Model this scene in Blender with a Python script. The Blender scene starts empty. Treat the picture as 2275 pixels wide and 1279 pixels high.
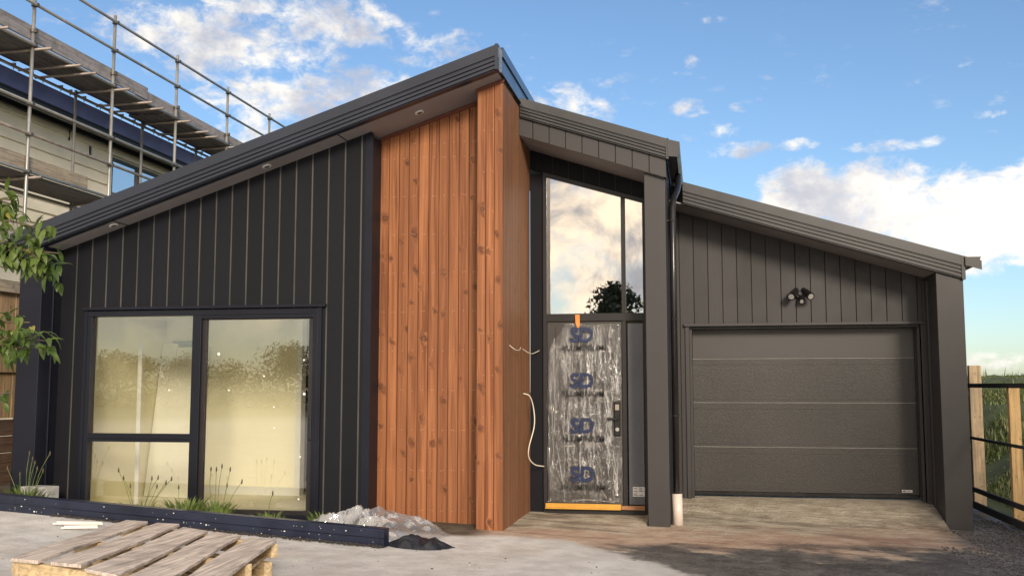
import bpy, bmesh, math, random
from mathutils import Vector, Matrix, noise as mnoise
R = math.radians
sc = bpy.context.scene
COL = sc.collection
random.seed(7)

# ------------------------------------------------------------------ node helpers
def newmat(name):
    m = bpy.data.materials.new(name); m.use_nodes = True
    nt = m.node_tree; nt.nodes.clear()
    return m, nt
class NT:
    def __init__(s, nt): s.nt = nt
    def n(s, t, **kw):
        nd = s.nt.nodes.new(t)
        for k, v in kw.items(): setattr(nd, k, v)
        return nd
    def link(s, a, b): s.nt.links.new(a, b)
    def setin(s, sock, v):
        if isinstance(v, bpy.types.NodeSocket): s.link(v, sock)
        else: sock.default_value = v
    def math(s, op, a, b=0.0, c=None, clamp=False):
        nd = s.n('ShaderNodeMath', operation=op, use_clamp=clamp)
        s.setin(nd.inputs[0], a); s.setin(nd.inputs[1], b)
        if c is not None: s.setin(nd.inputs[2], c)
        return nd.outputs[0]
    def smooth(s, x, a, b, o0=0.0, o1=1.0):
        nd = s.n('ShaderNodeMapRange', interpolation_type='SMOOTHSTEP')
        s.setin(nd.inputs['Value'], x); nd.inputs['From Min'].default_value = a; nd.inputs['From Max'].default_value = b
        nd.inputs['To Min'].default_value = o0; nd.inputs['To Max'].default_value = o1
        return nd.outputs['Result']
    def mix(s, f, a, b, bt='MIX'):
        nd = s.n('ShaderNodeMix', data_type='RGBA', blend_type=bt)
        s.setin(nd.inputs['Factor'], f)
        for k, v in ((6, a), (7, b)):
            if isinstance(v, (tuple, list)) and len(v) == 3: v = (*v, 1)
            s.setin(nd.inputs[k], v)
        return nd.outputs[2]
    def comb(s, x, y, z):
        nd = s.n('ShaderNodeCombineXYZ')
        for i, v in enumerate((x, y, z)): s.setin(nd.inputs[i], v)
        return nd.outputs[0]
    def noise(s, vec, scale, detail=3, rough=.55, dist=0):
        nd = s.n('ShaderNodeTexNoise')
        if vec is not None: s.link(vec, nd.inputs['Vector'])
        nd.inputs['Scale'].default_value = scale; nd.inputs['Detail'].default_value = detail
        nd.inputs['Roughness'].default_value = rough; nd.inputs['Distortion'].default_value = dist
        return nd.outputs['Fac']
    def bump(s, h, strength, dist=.01):
        nd = s.n('ShaderNodeBump'); s.setin(nd.inputs['Strength'], strength); nd.inputs['Distance'].default_value = dist
        s.link(h, nd.inputs['Height']); return nd.outputs[0]
    def pbsdf(s, col, rough=.6, metal=0., spec=.5, normal=None, out=True):
        p = s.n('ShaderNodeBsdfPrincipled')
        if isinstance(col, (tuple, list)): p.inputs['Base Color'].default_value = (*col[:3], 1)
        else: s.link(col, p.inputs['Base Color'])
        s.setin(p.inputs['Roughness'], rough); s.setin(p.inputs['Metallic'], metal)
        p.inputs['Specular IOR Level'].default_value = spec
        if normal is not None: s.link(normal, p.inputs['Normal'])
        if out: s.out(p.outputs[0])
        return p
    def out(s, sh):
        o = s.n('ShaderNodeOutputMaterial'); s.link(sh, o.inputs['Surface'])
    def obco(s):
        t = s.n('ShaderNodeTexCoord'); sp = s.n('ShaderNodeSeparateXYZ'); s.link(t.outputs['Object'], sp.inputs[0])
        return t.outputs['Object'], sp.outputs[0], sp.outputs[1], sp.outputs[2]

def plain(name, col, rough=.6, metal=0., var=.12, vscale=3., stretch=(1, 1, 1), bump=0., bscale=60., spec=.5, fine=.0):
    m, nt = newmat(name); t = NT(nt); co, x, y, z = t.obco()
    v = t.comb(t.math('MULTIPLY', x, stretch[0]), t.math('MULTIPLY', y, stretch[1]), t.math('MULTIPLY', z, stretch[2]))
    n1 = t.noise(v, vscale, 5, .6)
    lo = tuple(c*(1-var) for c in col); hi = tuple(min(1, c*(1+var)) for c in col)
    c = t.mix(t.smooth(n1, .3, .7), lo, hi)
    if fine:
        n2 = t.noise(v, vscale*14, 3, .6)
        c = t.mix(fine, c, t.mix(t.smooth(n2, .35, .65), tuple(k*.5 for k in col), tuple(min(1, k*1.5) for k in col)))
    nm = t.bump(t.noise(v, bscale, 3), bump, .004) if bump else None
    rr = t.smooth(n1, .2, .8, max(.02, rough-.07), min(1, rough+.07))
    t.pbsdf(c, rr, metal, spec, nm)
    return m

def board_paint(name, col, w, off, var=.10, rough=.5, spec=.4):
    """painted vertical weatherboards: each board a hair different in tone"""
    m, nt = newmat(name); t = NT(nt); co, x, y, z = t.obco()
    u = t.math('ADD', x, y)
    b = t.math('FLOOR', t.math('DIVIDE', t.math('SUBTRACT', u, off), w))
    wn = t.n('ShaderNodeTexWhiteNoise', noise_dimensions='1D'); t.link(b, wn.inputs['W'])
    st = t.noise(t.comb(t.math('MULTIPLY', u, 40.), b, t.math('MULTIPLY', z, .6)), 1.0, 4, .6)
    cl = t.noise(co, 1.3, 4, .6)
    k = t.math('ADD', t.math('MULTIPLY', t.math('SUBTRACT', wn.outputs[0], .5), var*1.6),
               t.math('ADD', t.math('MULTIPLY', t.math('SUBTRACT', st, .5), var*1.4), t.math('MULTIPLY', t.math('SUBTRACT', cl, .5), var*2.2)))
    c = t.mix(t.math('ADD', k, .5, clamp=True), tuple(v*.45 for v in col), tuple(v*1.55 for v in col))
    nm = t.bump(st, .12, .003)
    t.pbsdf(c, t.smooth(cl, .3, .7, rough-.08, rough+.1), 0, spec, nm)
    return m

def stained_pine(name, w, off, base=(.295, .108, .041), grey=0.0, knots=1.0):
    m, nt = newmat(name); t = NT(nt); co, x, y, z = t.obco()
    u = t.math('ADD', x, y)
    q = t.math('DIVIDE', t.math('SUBTRACT', u, off), w)
    b = t.math('FLOOR', q); fu = t.math('SUBTRACT', t.math('FRACT', q), .5)      # -.5 .. .5 across one board
    wn = t.n('ShaderNodeTexWhiteNoise', noise_dimensions='1D'); t.link(b, wn.inputs['W']); rn = wn.outputs[0]
    zz = t.math('ADD', z, t.math('MULTIPLY', rn, 7.3))
    cell = t.math('DIVIDE', zz, .46); ci = t.math('FLOOR', cell)
    wc = t.n('ShaderNodeTexWhiteNoise', noise_dimensions='2D'); t.link(t.comb(b, ci, 0.), wc.inputs['Vector'])
    sc_ = t.n('ShaderNodeSeparateColor'); t.link(wc.outputs['Color'], sc_.inputs[0])
    ra, rb, rc = sc_.outputs
    kz = t.math('SUBTRACT', t.math('FRACT', cell), t.math('ADD', .3, t.math('MULTIPLY', ra, .4)))
    kz = t.math('MULTIPLY', kz, .46)                                              # metres from the knot
    ku = t.math('MULTIPLY', t.math('SUBTRACT', fu, t.math('MULTIPLY', t.math('SUBTRACT', rb, .5), .8)), w)
    wob = t.noise(t.comb(t.math('MULTIPLY', u, 22.), b, t.math('MULTIPLY', z, 22.)), 1., 4, .65)
    wv = t.math('MULTIPLY', t.math('SUBTRACT', wob, .5), .075)
    kz2 = t.math('ADD', kz, t.math('ADD', wv, t.math('MULTIPLY', ku, t.math('MULTIPLY', t.math('SUBTRACT', rc, .5), 1.6))))
    ku2 = t.math('ADD', ku, wv)
    d = t.math('SQRT', t.math('ADD', t.math('MULTIPLY', ku2, ku2), t.math('MULTIPLY', t.math('MULTIPLY', kz2, kz2), .8)))
    d = t.math('MULTIPLY', d, t.math('ADD', .75, t.math('MULTIPLY', ra, 1.1)))
    has = t.math('MULTIPLY', t.math('MULTIPLY', t.smooth(rc, .46, .52), t.math('ADD', .45, t.math('MULTIPLY', rb, .6))), knots)
    halo = t.math('MULTIPLY', t.smooth(d, .074, .010), has)
    core = t.math('MULTIPLY', t.smooth(d, .015, .008), has)
    ring = t.math('MULTIPLY', t.math('MULTIPLY', t.smooth(d, .026, .017), t.smooth(d, .009, .015)), has)
    bend = t.math('MULTIPLY', halo, 2.6)
    g = t.noise(t.comb(t.math('ADD', t.math('MULTIPLY', u, 26.), bend), t.math('MULTIPLY', rn, 91.), t.math('ADD', t.math('MULTIPLY', zz, .7), t.math('MULTIPLY', bend, .4))), 1.0, 5, .6, .5)
    gk = t.noise(t.comb(t.math('MULTIPLY', u, 60.), t.math('MULTIPLY', rn, 33.), t.math('MULTIPLY', zz, 60.)), 1.0, 3, .6, 1.)
    g2 = t.noise(t.comb(t.math('MULTIPLY', u, 160.), rn, t.math('MULTIPLY', zz, 2.)), 1.0, 3, .6)
    dark = tuple(v*k for v, k in zip(base, (.50, .43, .38))); lite = tuple(v*k for v, k in zip(base, (1.30, 1.42, 1.5)))
    c = t.mix(t.smooth(g, .3, .7), dark, lite)
    c = t.mix(t.math('MULTIPLY', t.smooth(g2, .45, .75), .18), c, tuple(v*.4 for v in base))
    c = t.mix(t.math('MULTIPLY', t.math('SUBTRACT', rn, .25, clamp=True), .7), c, tuple(v*.6 for v in base))
    c = t.mix(t.math('MULTIPLY', t.math('MULTIPLY', halo, t.smooth(gk, .36, .62)), .82), c, (.085, .028, .012))
    c = t.mix(t.math('MULTIPLY', halo, .25), c, (.10, .032, .012))
    c = t.mix(t.math('MULTIPLY', ring, .85), c, (.045, .014, .006))
    c = t.mix(t.math('MULTIPLY', core, .6), c, (.13, .045, .018))
    stain = t.noise(co, .9, 4, .6)
    c = t.mix(t.math('MULTIPLY', t.smooth(stain, .45, .75), .22), c, tuple(v*.6 for v in base))
    edge_ = t.smooth(t.math('ABSOLUTE', fu), .44, .5)
    c = t.mix(t.math('MULTIPLY', edge_, .85), c, tuple(v*.4 for v in base))
    if grey: c = t.mix(grey, c, (.16, .10, .065))
    nm = t.bump(t.math('ADD', g, t.math('MULTIPLY', g2, .5)), .25, .004)
    t.pbsdf(c, .62, 0, .35, nm)
    return m

def raw_timber(name, base, axis='x', dark=.5, grey=0.3):
    m, nt = newmat(name); t = NT(nt); co, x, y, z = t.obco()
    ax = {'x': (1.5, 30, 30), 'y': (30, 1.5, 30), 'z': (30, 30, 1.5)}[axis]
    v = t.comb(t.math('MULTIPLY', x, ax[0]), t.math('MULTIPLY', y, ax[1]), t.math('MULTIPLY', z, ax[2]))
    g = t.noise(v, 1., 5, .65, .8); b = t.noise(co, 3.5, 5, .65); k = t.noise(co, 11., 3, .6)
    c = t.mix(t.smooth(g, .3, .7), tuple(q*dark for q in base), tuple(min(1, q*1.35) for q in base))
    c = t.mix(t.math('MULTIPLY', t.smooth(b, .45, .65), grey), c, (.16, .15, .145))
    c = t.mix(t.math('MULTIPLY', t.smooth(k, .6, .72), .6), c, tuple(q*.35 for q in base))
    t.pbsdf(c, .85, 0, .2, t.bump(g, .6, .006))
    return m

def glass(name, refl=.12, tint=(.9, .93, .92), wav=.0):
    m, nt = newmat(name); t = NT(nt); co, x, y, z = t.obco()
    tr = t.n('ShaderNodeBsdfTransparent'); tr.inputs[0].default_value = (*tint, 1)
    gl = t.n('ShaderNodeBsdfGlossy'); gl.inputs['Roughness'].default_value = .0; gl.inputs[0].default_value = (1, 1, 1, 1)
    if wav:
        nm = t.bump(t.noise(co, 1.6, 2, .5), wav, .02); t.link(nm, gl.inputs['Normal'])
    fr = t.n('ShaderNodeLayerWeight'); fr.inputs['Blend'].default_value = .25
    f = t.math('ADD', t.math('MULTIPLY', fr.outputs['Fresnel'], .9), refl, clamp=True)
    mx = t.n('ShaderNodeMixShader'); t.link(f, mx.inputs[0]); t.link(tr.outputs[0], mx.inputs[1]); t.link(gl.outputs[0], mx.inputs[2])
    t.out(mx.outputs[0]); return m

def clear_film(name, white=.12, gloss=.35, bstr=1., bscale=28., stretch=(1, 1, 1), rough=.12, tint=(.92, .93, .93), dist=.012):
    m, nt = newmat(name); t = NT(nt); co, x, y, z = t.obco()
    v = t.comb(t.math('MULTIPLY', x, stretch[0]), t.math('MULTIPLY', y, stretch[1]), t.math('MULTIPLY', z, stretch[2]))
    h1 = t.noise(v, bscale, 3, .6, 1.2); h2 = t.noise(v, bscale*.25, 3, .6, .8)
    h = t.math('ADD', t.math('MULTIPLY', t.math('ABSOLUTE', t.math('SUBTRACT', h1, .5)), 1.6), t.math('MULTIPLY', t.math('ABSOLUTE', t.math('SUBTRACT', h2, .5)), 2.6))
    nm = t.bump(h, bstr, dist)
    tr = t.n('ShaderNodeBsdfTransparent'); tr.inputs[0].default_value = (*tint, 1)
    df = t.n('ShaderNodeBsdfDiffuse'); df.inputs[0].default_value = (.75, .77, .8, 1); t.link(nm, df.inputs['Normal'])
    gl = t.n('ShaderNodeBsdfGlossy'); gl.inputs['Roughness'].default_value = rough; t.link(nm, gl.inputs['Normal'])
    a = t.n('ShaderNodeMixShader'); t.setin(a.inputs[0], white); t.link(tr.outputs[0], a.inputs[1]); t.link(df.outputs[0], a.inputs[2])
    b = t.n('ShaderNodeMixShader'); t.setin(b.inputs[0], gloss); t.link(a.outputs[0], b.inputs[1]); t.link(gl.outputs[0], b.inputs[2])
    t.out(b.outputs[0]); return m

def leaf_mat(name, a, b, trans=.3):
    m, nt = newmat(name); t = NT(nt); co, x, y, z = t.obco()
    n1 = t.noise(co, 5., 4); n2 = t.noise(co, 40., 2)
    c = t.mix(t.smooth(n1, .3, .7), a, b); c = t.mix(t.math('MULTIPLY', t.smooth(n2, .5, .8), .4), c, tuple(k*1.5 for k in b))
    p = t.pbsdf(c, .45, 0, .4, None, out=False)
    tl = t.n('ShaderNodeBsdfTranslucent'); t.link(c, tl.inputs[0])
    mx = t.n('ShaderNodeMixShader'); mx.inputs[0].default_value = trans
    t.link(p.outputs[0], mx.inputs[1]); t.link(tl.outputs[0], mx.inputs[2]); t.out(mx.outputs[0]); return m

# ------------------------------------------------------------------ mesh helper
class MB:
    def __init__(s): s.v = []; s.f = []; s.mi = []
    def face(s, idx, m=0): s.f.append(tuple(idx)); s.mi.append(m)
    def quad(s, a, b, c, d, m=0):
        n = len(s.v); s.v += [tuple(a), tuple(b), tuple(c), tuple(d)]; s.face((n, n+1, n+2, n+3), m)
    def hexa(s, p, m=0):   # p: 8 points bottom 4 (ccw), top 4
        n = len(s.v); s.v += [tuple(q) for q in p]
        for f in ((0, 3, 2, 1), (4, 5, 6, 7), (0, 1, 5, 4), (1, 2, 6, 5), (2, 3, 7, 6), (3, 0, 4, 7)):
            s.face([n+i for i in f], m)
    def box(s, x0, x1, y0, y1, z0, z1, m=0):
        s.hexa([(x0, y0, z0), (x1, y0, z0), (x1, y1, z0), (x0, y1, z0), (x0, y0, z1), (x1, y0, z1), (x1, y1, z1), (x0, y1, z1)], m)
    def sbox(s, x0, x1, y0, y1, zb, zt, m=0):   # box with z bottoms/tops as functions of x
        s.hexa([(x0, y0, zb(x0)), (x1, y0, zb(x1)), (x1, y1, zb(x1)), (x0, y1, zb(x0)),
                (x0, y0, zt(x0)), (x1, y0, zt(x1)), (x1, y1, zt(x1)), (x0, y1, zt(x0))], m)
    def obox(s, c, ux, uy, uz, m=0):            # oriented box: centre + half vectors
        c = Vector(c); ux = Vector(ux); uy = Vector(uy); uz = Vector(uz)
        s.hexa([c-ux-uy-uz, c+ux-uy-uz, c+ux+uy-uz, c-ux+uy-uz, c-ux-uy+uz, c+ux-uy+uz, c+ux+uy+uz, c-ux+uy+uz], m)
    def tube(s, pts, r, n=10, m=0, cap=True):
        pts = [Vector(p) for p in pts]; rr = r if isinstance(r, (list, tuple)) else [r]*len(pts)
        base = len(s.v)
        ref = Vector((0.13, .21, 1)) if abs((pts[-1]-pts[0]).normalized().z) < .9 else Vector((1, .1, 0))
        for i, p in enumerate(pts):
            t = (pts[min(i+1, len(pts)-1)]-pts[max(i-1, 0)]).normalized()
            a = t.cross(ref).normalized(); b = t.cross(a).normalized()
            for k in range(n):
                q = 2*math.pi*k/n; s.v.append(tuple(p+(a*math.cos(q)+b*math.sin(q))*rr[i]))
        for i in range(len(pts)-1):
            for k in range(n):
                s.face((base+i*n+k, base+i*n+(k+1) % n, base+(i+1)*n+(k+1) % n, base+(i+1)*n+k), m)
        if cap:
            s.face([base+k for k in range(n)][::-1], m); e = base+(len(pts)-1)*n; s.face([e+k for k in range(n)], m)
    def profile(s, prof, p0, p1, m=0):          # extrude closed (dy,dz) profile from p0 to p1 (p0,p1 differ in x,z)
        n = len(s.v); k = len(prof)
        for p in (p0, p1):
            for (dy, dz) in prof: s.v.append((p[0], p[1]+dy, p[2]+dz))
        for i in range(k): s.face((n+i, n+(i+1) % k, n+k+(i+1) % k, n+k+i), m)
        s.face([n+i for i in range(k)][::-1], m); s.face([n+k+i for i in range(k)], m)
    def profile_y(s, prof, p0, p1, m=0):        # (dx,dz) profile extruded along y
        n = len(s.v); k = len(prof)
        for p in (p0, p1):
            for (dx, dz) in prof: s.v.append((p[0]+dx, p[1], p[2]+dz))
        for i in range(k): s.face((n+i, n+(i+1) % k, n+k+(i+1) % k, n+k+i), m)
        s.face([n+i for i in range(k)][::-1], m); s.face([n+k+i for i in range(k)], m)

BASE = {}
def thing(name, label, cat, loc=(0, 0, 0), group=None):
    o = bpy.data.objects.new(name, None); COL.objects.link(o); o.location = loc; o.empty_display_size = .2
    BASE[o.name] = Vector(loc); o['label'] = label; o['category'] = cat
    if group: o['group'] = group
    return o
def obj(name, mb, mats, parent=None, loc=None, bevel=0., smooth=False, label=None):
    b = BASE[parent.name] if parent is not None else Vector(loc or (0, 0, 0))
    me = bpy.data.meshes.new(name)
    me.from_pydata([(v[0]-b.x, v[1]-b.y, v[2]-b.z) for v in mb.v], [], mb.f)
    if not isinstance(mats, (list, tuple)): mats = [mats]
    for m in mats: me.materials.append(m)
    for p, k in zip(me.polygons, mb.mi): p.material_index = k; p.use_smooth = smooth
    bm = bmesh.new(); bm.from_mesh(me); bmesh.ops.recalc_face_normals(bm, faces=bm.faces); bm.to_mesh(me); bm.free()
    o = bpy.data.objects.new(name, me); COL.objects.link(o)
    if parent is not None: o.parent = parent
    else: o.location = b
    BASE[o.name] = b
    if bevel:
        bv = o.modifiers.new('bevel', 'BEVEL'); bv.width = bevel; bv.segments = 2; bv.limit_method = 'ANGLE'
    if label: o['label'] = label
    return o
def tag(o, label, cat, group=None):
    o['label'] = label; o['category'] = cat
    if group: o['group'] = group
    return o
def struct(name, mb, mats, smooth=False, kind='structure'):
    o = obj(name, mb, mats, smooth=smooth); o['kind'] = kind; return o
def text_mesh(name, body, size, loc, mat, parent, shear=0., bold=0.):
    cu = bpy.data.curves.new('lettering', 'FONT'); cu.body = body; cu.size = size; cu.align_x = 'CENTER'; cu.align_y = 'CENTER'
    cu.shear = shear; cu.offset = bold; cu.extrude = .0006
    t = bpy.data.objects.new('lettering_tmp', cu); COL.objects.link(t)
    dg = bpy.context.evaluated_depsgraph_get(); me = bpy.data.meshes.new_from_object(t.evaluated_get(dg))
    bpy.data.objects.remove(t)
    o = bpy.data.objects.new(name, me); COL.objects.link(o); me.materials.clear(); me.materials.append(mat)
    b = BASE[parent.name]; o.parent = parent
    o.location = (loc[0]-b.x, loc[1]-b.y, loc[2]-b.z); o.rotation_euler = (R(90), 0, 0)
    BASE[o.name] = b
    return o

def bez(pts, n=8):
    out = []; P = [Vector(p) for p in pts]
    for i in range(len(P)-1):
        p0 = P[max(0, i-1)]; p1 = P[i]; p2 = P[i+1]; p3 = P[min(len(P)-1, i+2)]
        for k in range(n):
            u = k/n; out.append(.5*((2*p1)+(-p0+p2)*u+(2*p0-5*p1+4*p2-p3)*u*u+(-p0+3*p1-3*p2+p3)*u**3))
    out.append(P[-1]); return out
# ------------------------------------------------------------------ materials
M = {}
M['char'] = board_paint('charcoal_boards', (.0085, .0090, .0128), .185, -6.66, .14, .55, .16)
M['char_plain'] = plain('charcoal_trim', (.0085, .0100, .0175), .45, 0, .12, 2., bump=.05, spec=.22)
M['joint_lit'] = plain('charcoal_joint_lit', (.055, .052, .050), .6, 0, .3, 3, (1, 1, .5))  # groove backing painted paler, standing for light caught in the joints
M['brown'] = board_paint('brown_grey_boards', (.040, .0375, .038), .1785, 2.94, .14, .5)
M['brown_plain'] = plain('brown_grey_trim', (.036, .034, .035), .45, 0, .1, 2.)
M['joint_dark'] = plain('joint_dark_backing', (.018, .016, .016), .7)  # dark backing plate behind the board gaps
M['post_b'] = plain('brown_grey_column', (.030, .028, .0285), .5, 0, .12, 1.5, (1, 1, .5))
M['fascia_l'] = plain('dark_metal_fascia', (.019, .024, .038), .36, .1, .12, 1.2, (1, 1, 1), .03)
M['fascia_r'] = plain('grey_metal_fascia', (.044, .045, .047), .36, .25, .1, 1.2)
M['soffit'] = plain('soffit_paint', (.29, .27, .272), .65, 0, .08, 1.5)
M['roof'] = plain('roof_steel', (.035, .037, .043), .4, .3)
M['wood'] = stained_pine('stained_pine_boards', .112, -3.44+10.5-9.8)
M['wood_post'] = stained_pine('stained_pine_post', .09, -2.262+10.14-9.8)
M['wood_side'] = stained_pine('stained_pine_side', .0656, -1.990+10.14-9.8, (.27, .115, .052), .12, .35)
M['wood_gap'] = plain('pine_gap', (.035, .012, .006), .8)
M['wood_trim'] = plain('pine_trim', (.13, .035, .018), .6)
M['nail'] = plain('nail_heads', (.50, .40, .28), .35, .5)
M['alu'] = plain('window_aluminium', (.0075, .0090, .0150), .4, 0, .1, 2, spec=.25)
M['alu_b'] = plain('door_aluminium', (.022, .020, .021), .4, 0, .1, 2, spec=.35)
M['glass'] = glass('window_glass', .11, (.97, .98, .97), wav=.02)
M['glass_up'] = glass('tinted_entry_glass', .46, (.62, .63, .60), wav=.05)
M['cream'] = plain('cream_plasterboard', (.86, .80, .55), .8, 0, .04, .7)
M['cream2'] = plain('pale_plasterboard', (.80, .77, .62), .75, 0, .05, .9)
M['white_trim'] = plain('white_trim', (.78, .76, .68), .5, 0, .04)
M['intfloor'] = plain('interior_floor', (.86, .80, .62), .5, 0, .12, 2)
M['dark_int'] = plain('dark_interior', (.04, .04, .042), .8)
M['door_leaf'] = plain('door_leaf', (.045, .040, .038), .45, .1, .1)
M['frost'] = plain('frosted_sidelight', (.115, .125, .150), .25, .0, .1, 1.)
M['black'] = plain('black_plastic', (.012, .012, .013), .25, 0)
M['pipe'] = plain('downpipe_gloss', (.022, .021, .022), .18, .2)
M['pvc'] = plain('white_pvc', (.72, .62, .56), .4, 0, .06)
M['amber'] = plain('amber_sill_strip', (.62, .33, .05), .45, 0, .12, 4)
M['amber2'] = plain('orange_brown_sill', (.40, .19, .08), .5, 0, .25, 9)
M['orange'] = plain('orange_tape', (.78, .26, .05), .4)
M['lens'] = plain('lamp_lens', (.38, .37, .35), .25)
M['white'] = plain('white_sticker', (.82, .82, .80), .5, 0, .03)
M['ink'] = plain('sticker_ink', (.06, .06, .07), .6)
M['blue_ink'] = plain('blue_print', (.008, .020, .075), .5)
M['black_ink'] = plain('black_print', (.018, .018, .02), .5)
M['film'] = clear_film('door_film', .012, .12, 1.0, 34., (1.25, 1, .5), .10, dist=.007)
M['film2'] = clear_film('crumpled_plastic', .17, .30, .6, 4.5, (1, 1, 1), .08, dist=.03)
M['beam'] = plain('navy_steel', (.016, .022, .046), .38, .2, .25, 3, (1, 1, 1), .1, fine=.12)
M['debris'] = plain('dark_debris', (.035, .03, .028), .9, 0, .5, 30, bump=.8)
M['galv'] = plain('galvanised_tube', (.36, .36, .34), .42, .55, .18, 2)
M['galv2'] = plain('dull_tube', (.30, .26, .23), .5, .4, .25, 5)
M['coupler'] = plain('coupler_steel', (.12, .11, .10), .55, .5, .3, 12)
M['plank'] = raw_timber('scaffold_plank', (.13, .125, .13), 'y', .6, .3)
M['toe'] = raw_timber('toe_board', (.27, .26, .27), 'y', .7, .5)
M['toe_b'] = raw_timber('brown_toe_board', (.34, .29, .22), 'y', .7, .25)
M['wboard'] = plain('cream_weatherboard', (.86, .80, .63), .6, 0, .05, 2)
M['nblue'] = plain('blue_fascia', (.13, .155, .36), .35, .0, .12, 2)
M['ngut'] = plain('neighbour_gutter', (.03, .034, .045), .35, .2)
M['nglass'] = glass('neighbour_glass', .75, (.3, .35, .4))
M['pallet'] = raw_timber('weathered_pallet', (.60, .52, .45), 'y', .62, .38)
M['pallet2'] = raw_timber('fresh_pallet_timber', (.60, .46, .27), 'x', .7, .2)
M['fpost'] = raw_timber('pale_fence_post', (.62, .42, .20), 'z', .75, .1)
M['fpost2'] = raw_timber('weathered_fence_post', (.52, .40, .26), 'z', .7, .3)
M['frail'] = plain('dark_rail', (.030, .030, .030), .7, 0, .3, 6, bump=.2)
M['fence'] = raw_timber('brown_fence_boards', (.36, .25, .14), 'z', .6, .2)
M['sleeper'] = raw_timber('dark_sleepers', (.12, .075, .05), 'y', .6, .2)
M['conc'] = plain('concrete_block', (.32, .32, .32), .85, 0, .15, 6, bump=.4)
M['slab'] = plain('threshold_slab', (.52, .47, .36), .8, 0, .2, 3, bump=.3, fine=.2)
M['leaf'] = leaf_mat('shrub_leaf', (.035, .075, .018), (.13, .19, .04), .3)
M['leaf_y'] = leaf_mat('yellow_leaf', (.26, .27, .05), (.36, .33, .08), .35)
M['bark'] = plain('bark', (.10, .075, .05), .85, 0, .3, 12, bump=.5)
M['weed'] = leaf_mat('weed_leaf', (.10, .16, .04), (.24, .31, .09), .35)
M['seed'] = plain('seed_head', (.085, .07, .045), .9)
M['grass'] = leaf_mat('hill_grass', (.06, .10, .025), (.17, .21, .065), .25)
M['crown'] = leaf_mat('dark_crown', (.012, .022, .010), (.03, .045, .018), .1)
M['stone'] = plain('gravel_stone', (.085, .082, .085), .8, 0, .5, 25)
M['chip'] = plain('pale_chip', (.42, .38, .32), .85, 0, .4, 25)
M['wire'] = plain('white_cable', (.80, .74, .62), .4, 0, .03)
M['ochre'] = plain('offcut', (.60, .46, .28), .8, 0, .2, 8)
M['brick'] = plain('red_brick', (.36, .10, .05), .85, 0, .3, 10, bump=.3)

# ground: raked fill, concrete and wet gravel patches, forecourt shade painted into the dark ones
m, nt = newmat('ground_surface'); t = NT(nt); co, x, y, z = t.obco()
nA = t.noise(co, .9, 5, .6); nB = t.noise(co, 4., 5, .62); nC = t.noise(co, 28., 4, .6)
rip = t.noise(t.comb(t.math('MULTIPLY', x, 2.2), t.math('ADD', t.math('MULTIPLY', y, 17.), t.math('MULTIPLY', nA, 6.)), 0.), 1.0, 4, .6, .4)
w = t.math('MULTIPLY', t.math('SUBTRACT', nA, .5), 3.2)
w2 = t.math('MULTIPLY', t.math('SUBTRACT', nB, .5), 1.2)
tan = t.mix(t.smooth(nB, .3, .7), (.40, .345, .26), (.60, .54, .43))
tan = t.mix(t.math('MULTIPLY', t.smooth(rip, .45, .7), .24), tan, (.20, .165, .125))
st1 = t.noise(t.comb(t.math('MULTIPLY', x, .9), t.math('MULTIPLY', y, 2.6), 5.), 1.0, 6, .66, .5)
tan = t.mix(t.math('MULTIPLY', t.math('MULTIPLY', t.smooth(st1, .50, .62), t.smooth(y, 12.9, 11.9)), .72), tan, (.13, .10, .08))
# pink clay band
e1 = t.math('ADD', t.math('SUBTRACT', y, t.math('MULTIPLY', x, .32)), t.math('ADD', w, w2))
pk = t.math('MULTIPLY', t.smooth(e1, 11.6, 10.6), t.smooth(e1, 9.2, 9.9))
tan = t.mix(t.math('MULTIPLY', pk, .45), tan, (.46, .25, .17))
dk = t.mix(t.smooth(nB, .3, .7), (.060, .054, .050), (.15, .14, .13))  # dark gravel tone, also carrying the shade over the right foreground
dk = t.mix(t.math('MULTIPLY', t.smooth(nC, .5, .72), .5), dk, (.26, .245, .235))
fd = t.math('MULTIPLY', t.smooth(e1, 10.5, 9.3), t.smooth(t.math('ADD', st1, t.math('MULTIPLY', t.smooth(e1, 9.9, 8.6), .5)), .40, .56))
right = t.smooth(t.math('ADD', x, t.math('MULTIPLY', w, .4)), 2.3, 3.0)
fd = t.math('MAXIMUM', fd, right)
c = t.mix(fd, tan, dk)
gr = t.mix(t.smooth(nB, .3, .7), (.50, .49, .475), (.66, .655, .635))
gr = t.mix(t.math('MULTIPLY', t.smooth(nC, .55, .8), .25), gr, (.12, .11, .10))
gr = t.mix(t.math('MULTIPLY', t.smooth(nA, .5, .62), .25), gr, (.42, .34, .27))
gl_ = t.math('ADD', t.math('ADD', x, t.math('MULTIPLY', t.math('SUBTRACT', y, 9.6), .9)), t.math('ADD', t.math('MULTIPLY', w, .35), w2))
fg = t.math('MULTIPLY', t.smooth(gl_, -.9, -1.35), t.smooth(y, 10.0, 9.6))
c = t.mix(fg, c, gr)
soil = t.mix(t.smooth(nB, .3, .7), (.07, .055, .04), (.15, .125, .095))
back = t.math('MULTIPLY', t.smooth(y, 9.5, 9.75), t.smooth(x, -2.0, -2.3))
c = t.mix(back, c, soil)
far = t.n('ShaderNodeVectorMath', operation='LENGTH'); t.link(co, far.inputs[0])
c = t.mix(t.smooth(far.outputs['Value'], 18, 30), c, t.mix(t.smooth(nA, .3, .7), (.06, .075, .03), (.12, .13, .06)))
hh = t.math('ADD', t.math('MULTIPLY', rip, .8), t.math('ADD', nC, t.math('MULTIPLY', nB, 1.5)))
t.pbsdf(c, t.smooth(fd, 0, 1, .85, .5), 0, .35, t.bump(hh, t.math('SUBTRACT', .85, t.math('MULTIPLY', fg, .62)), .04))
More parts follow.
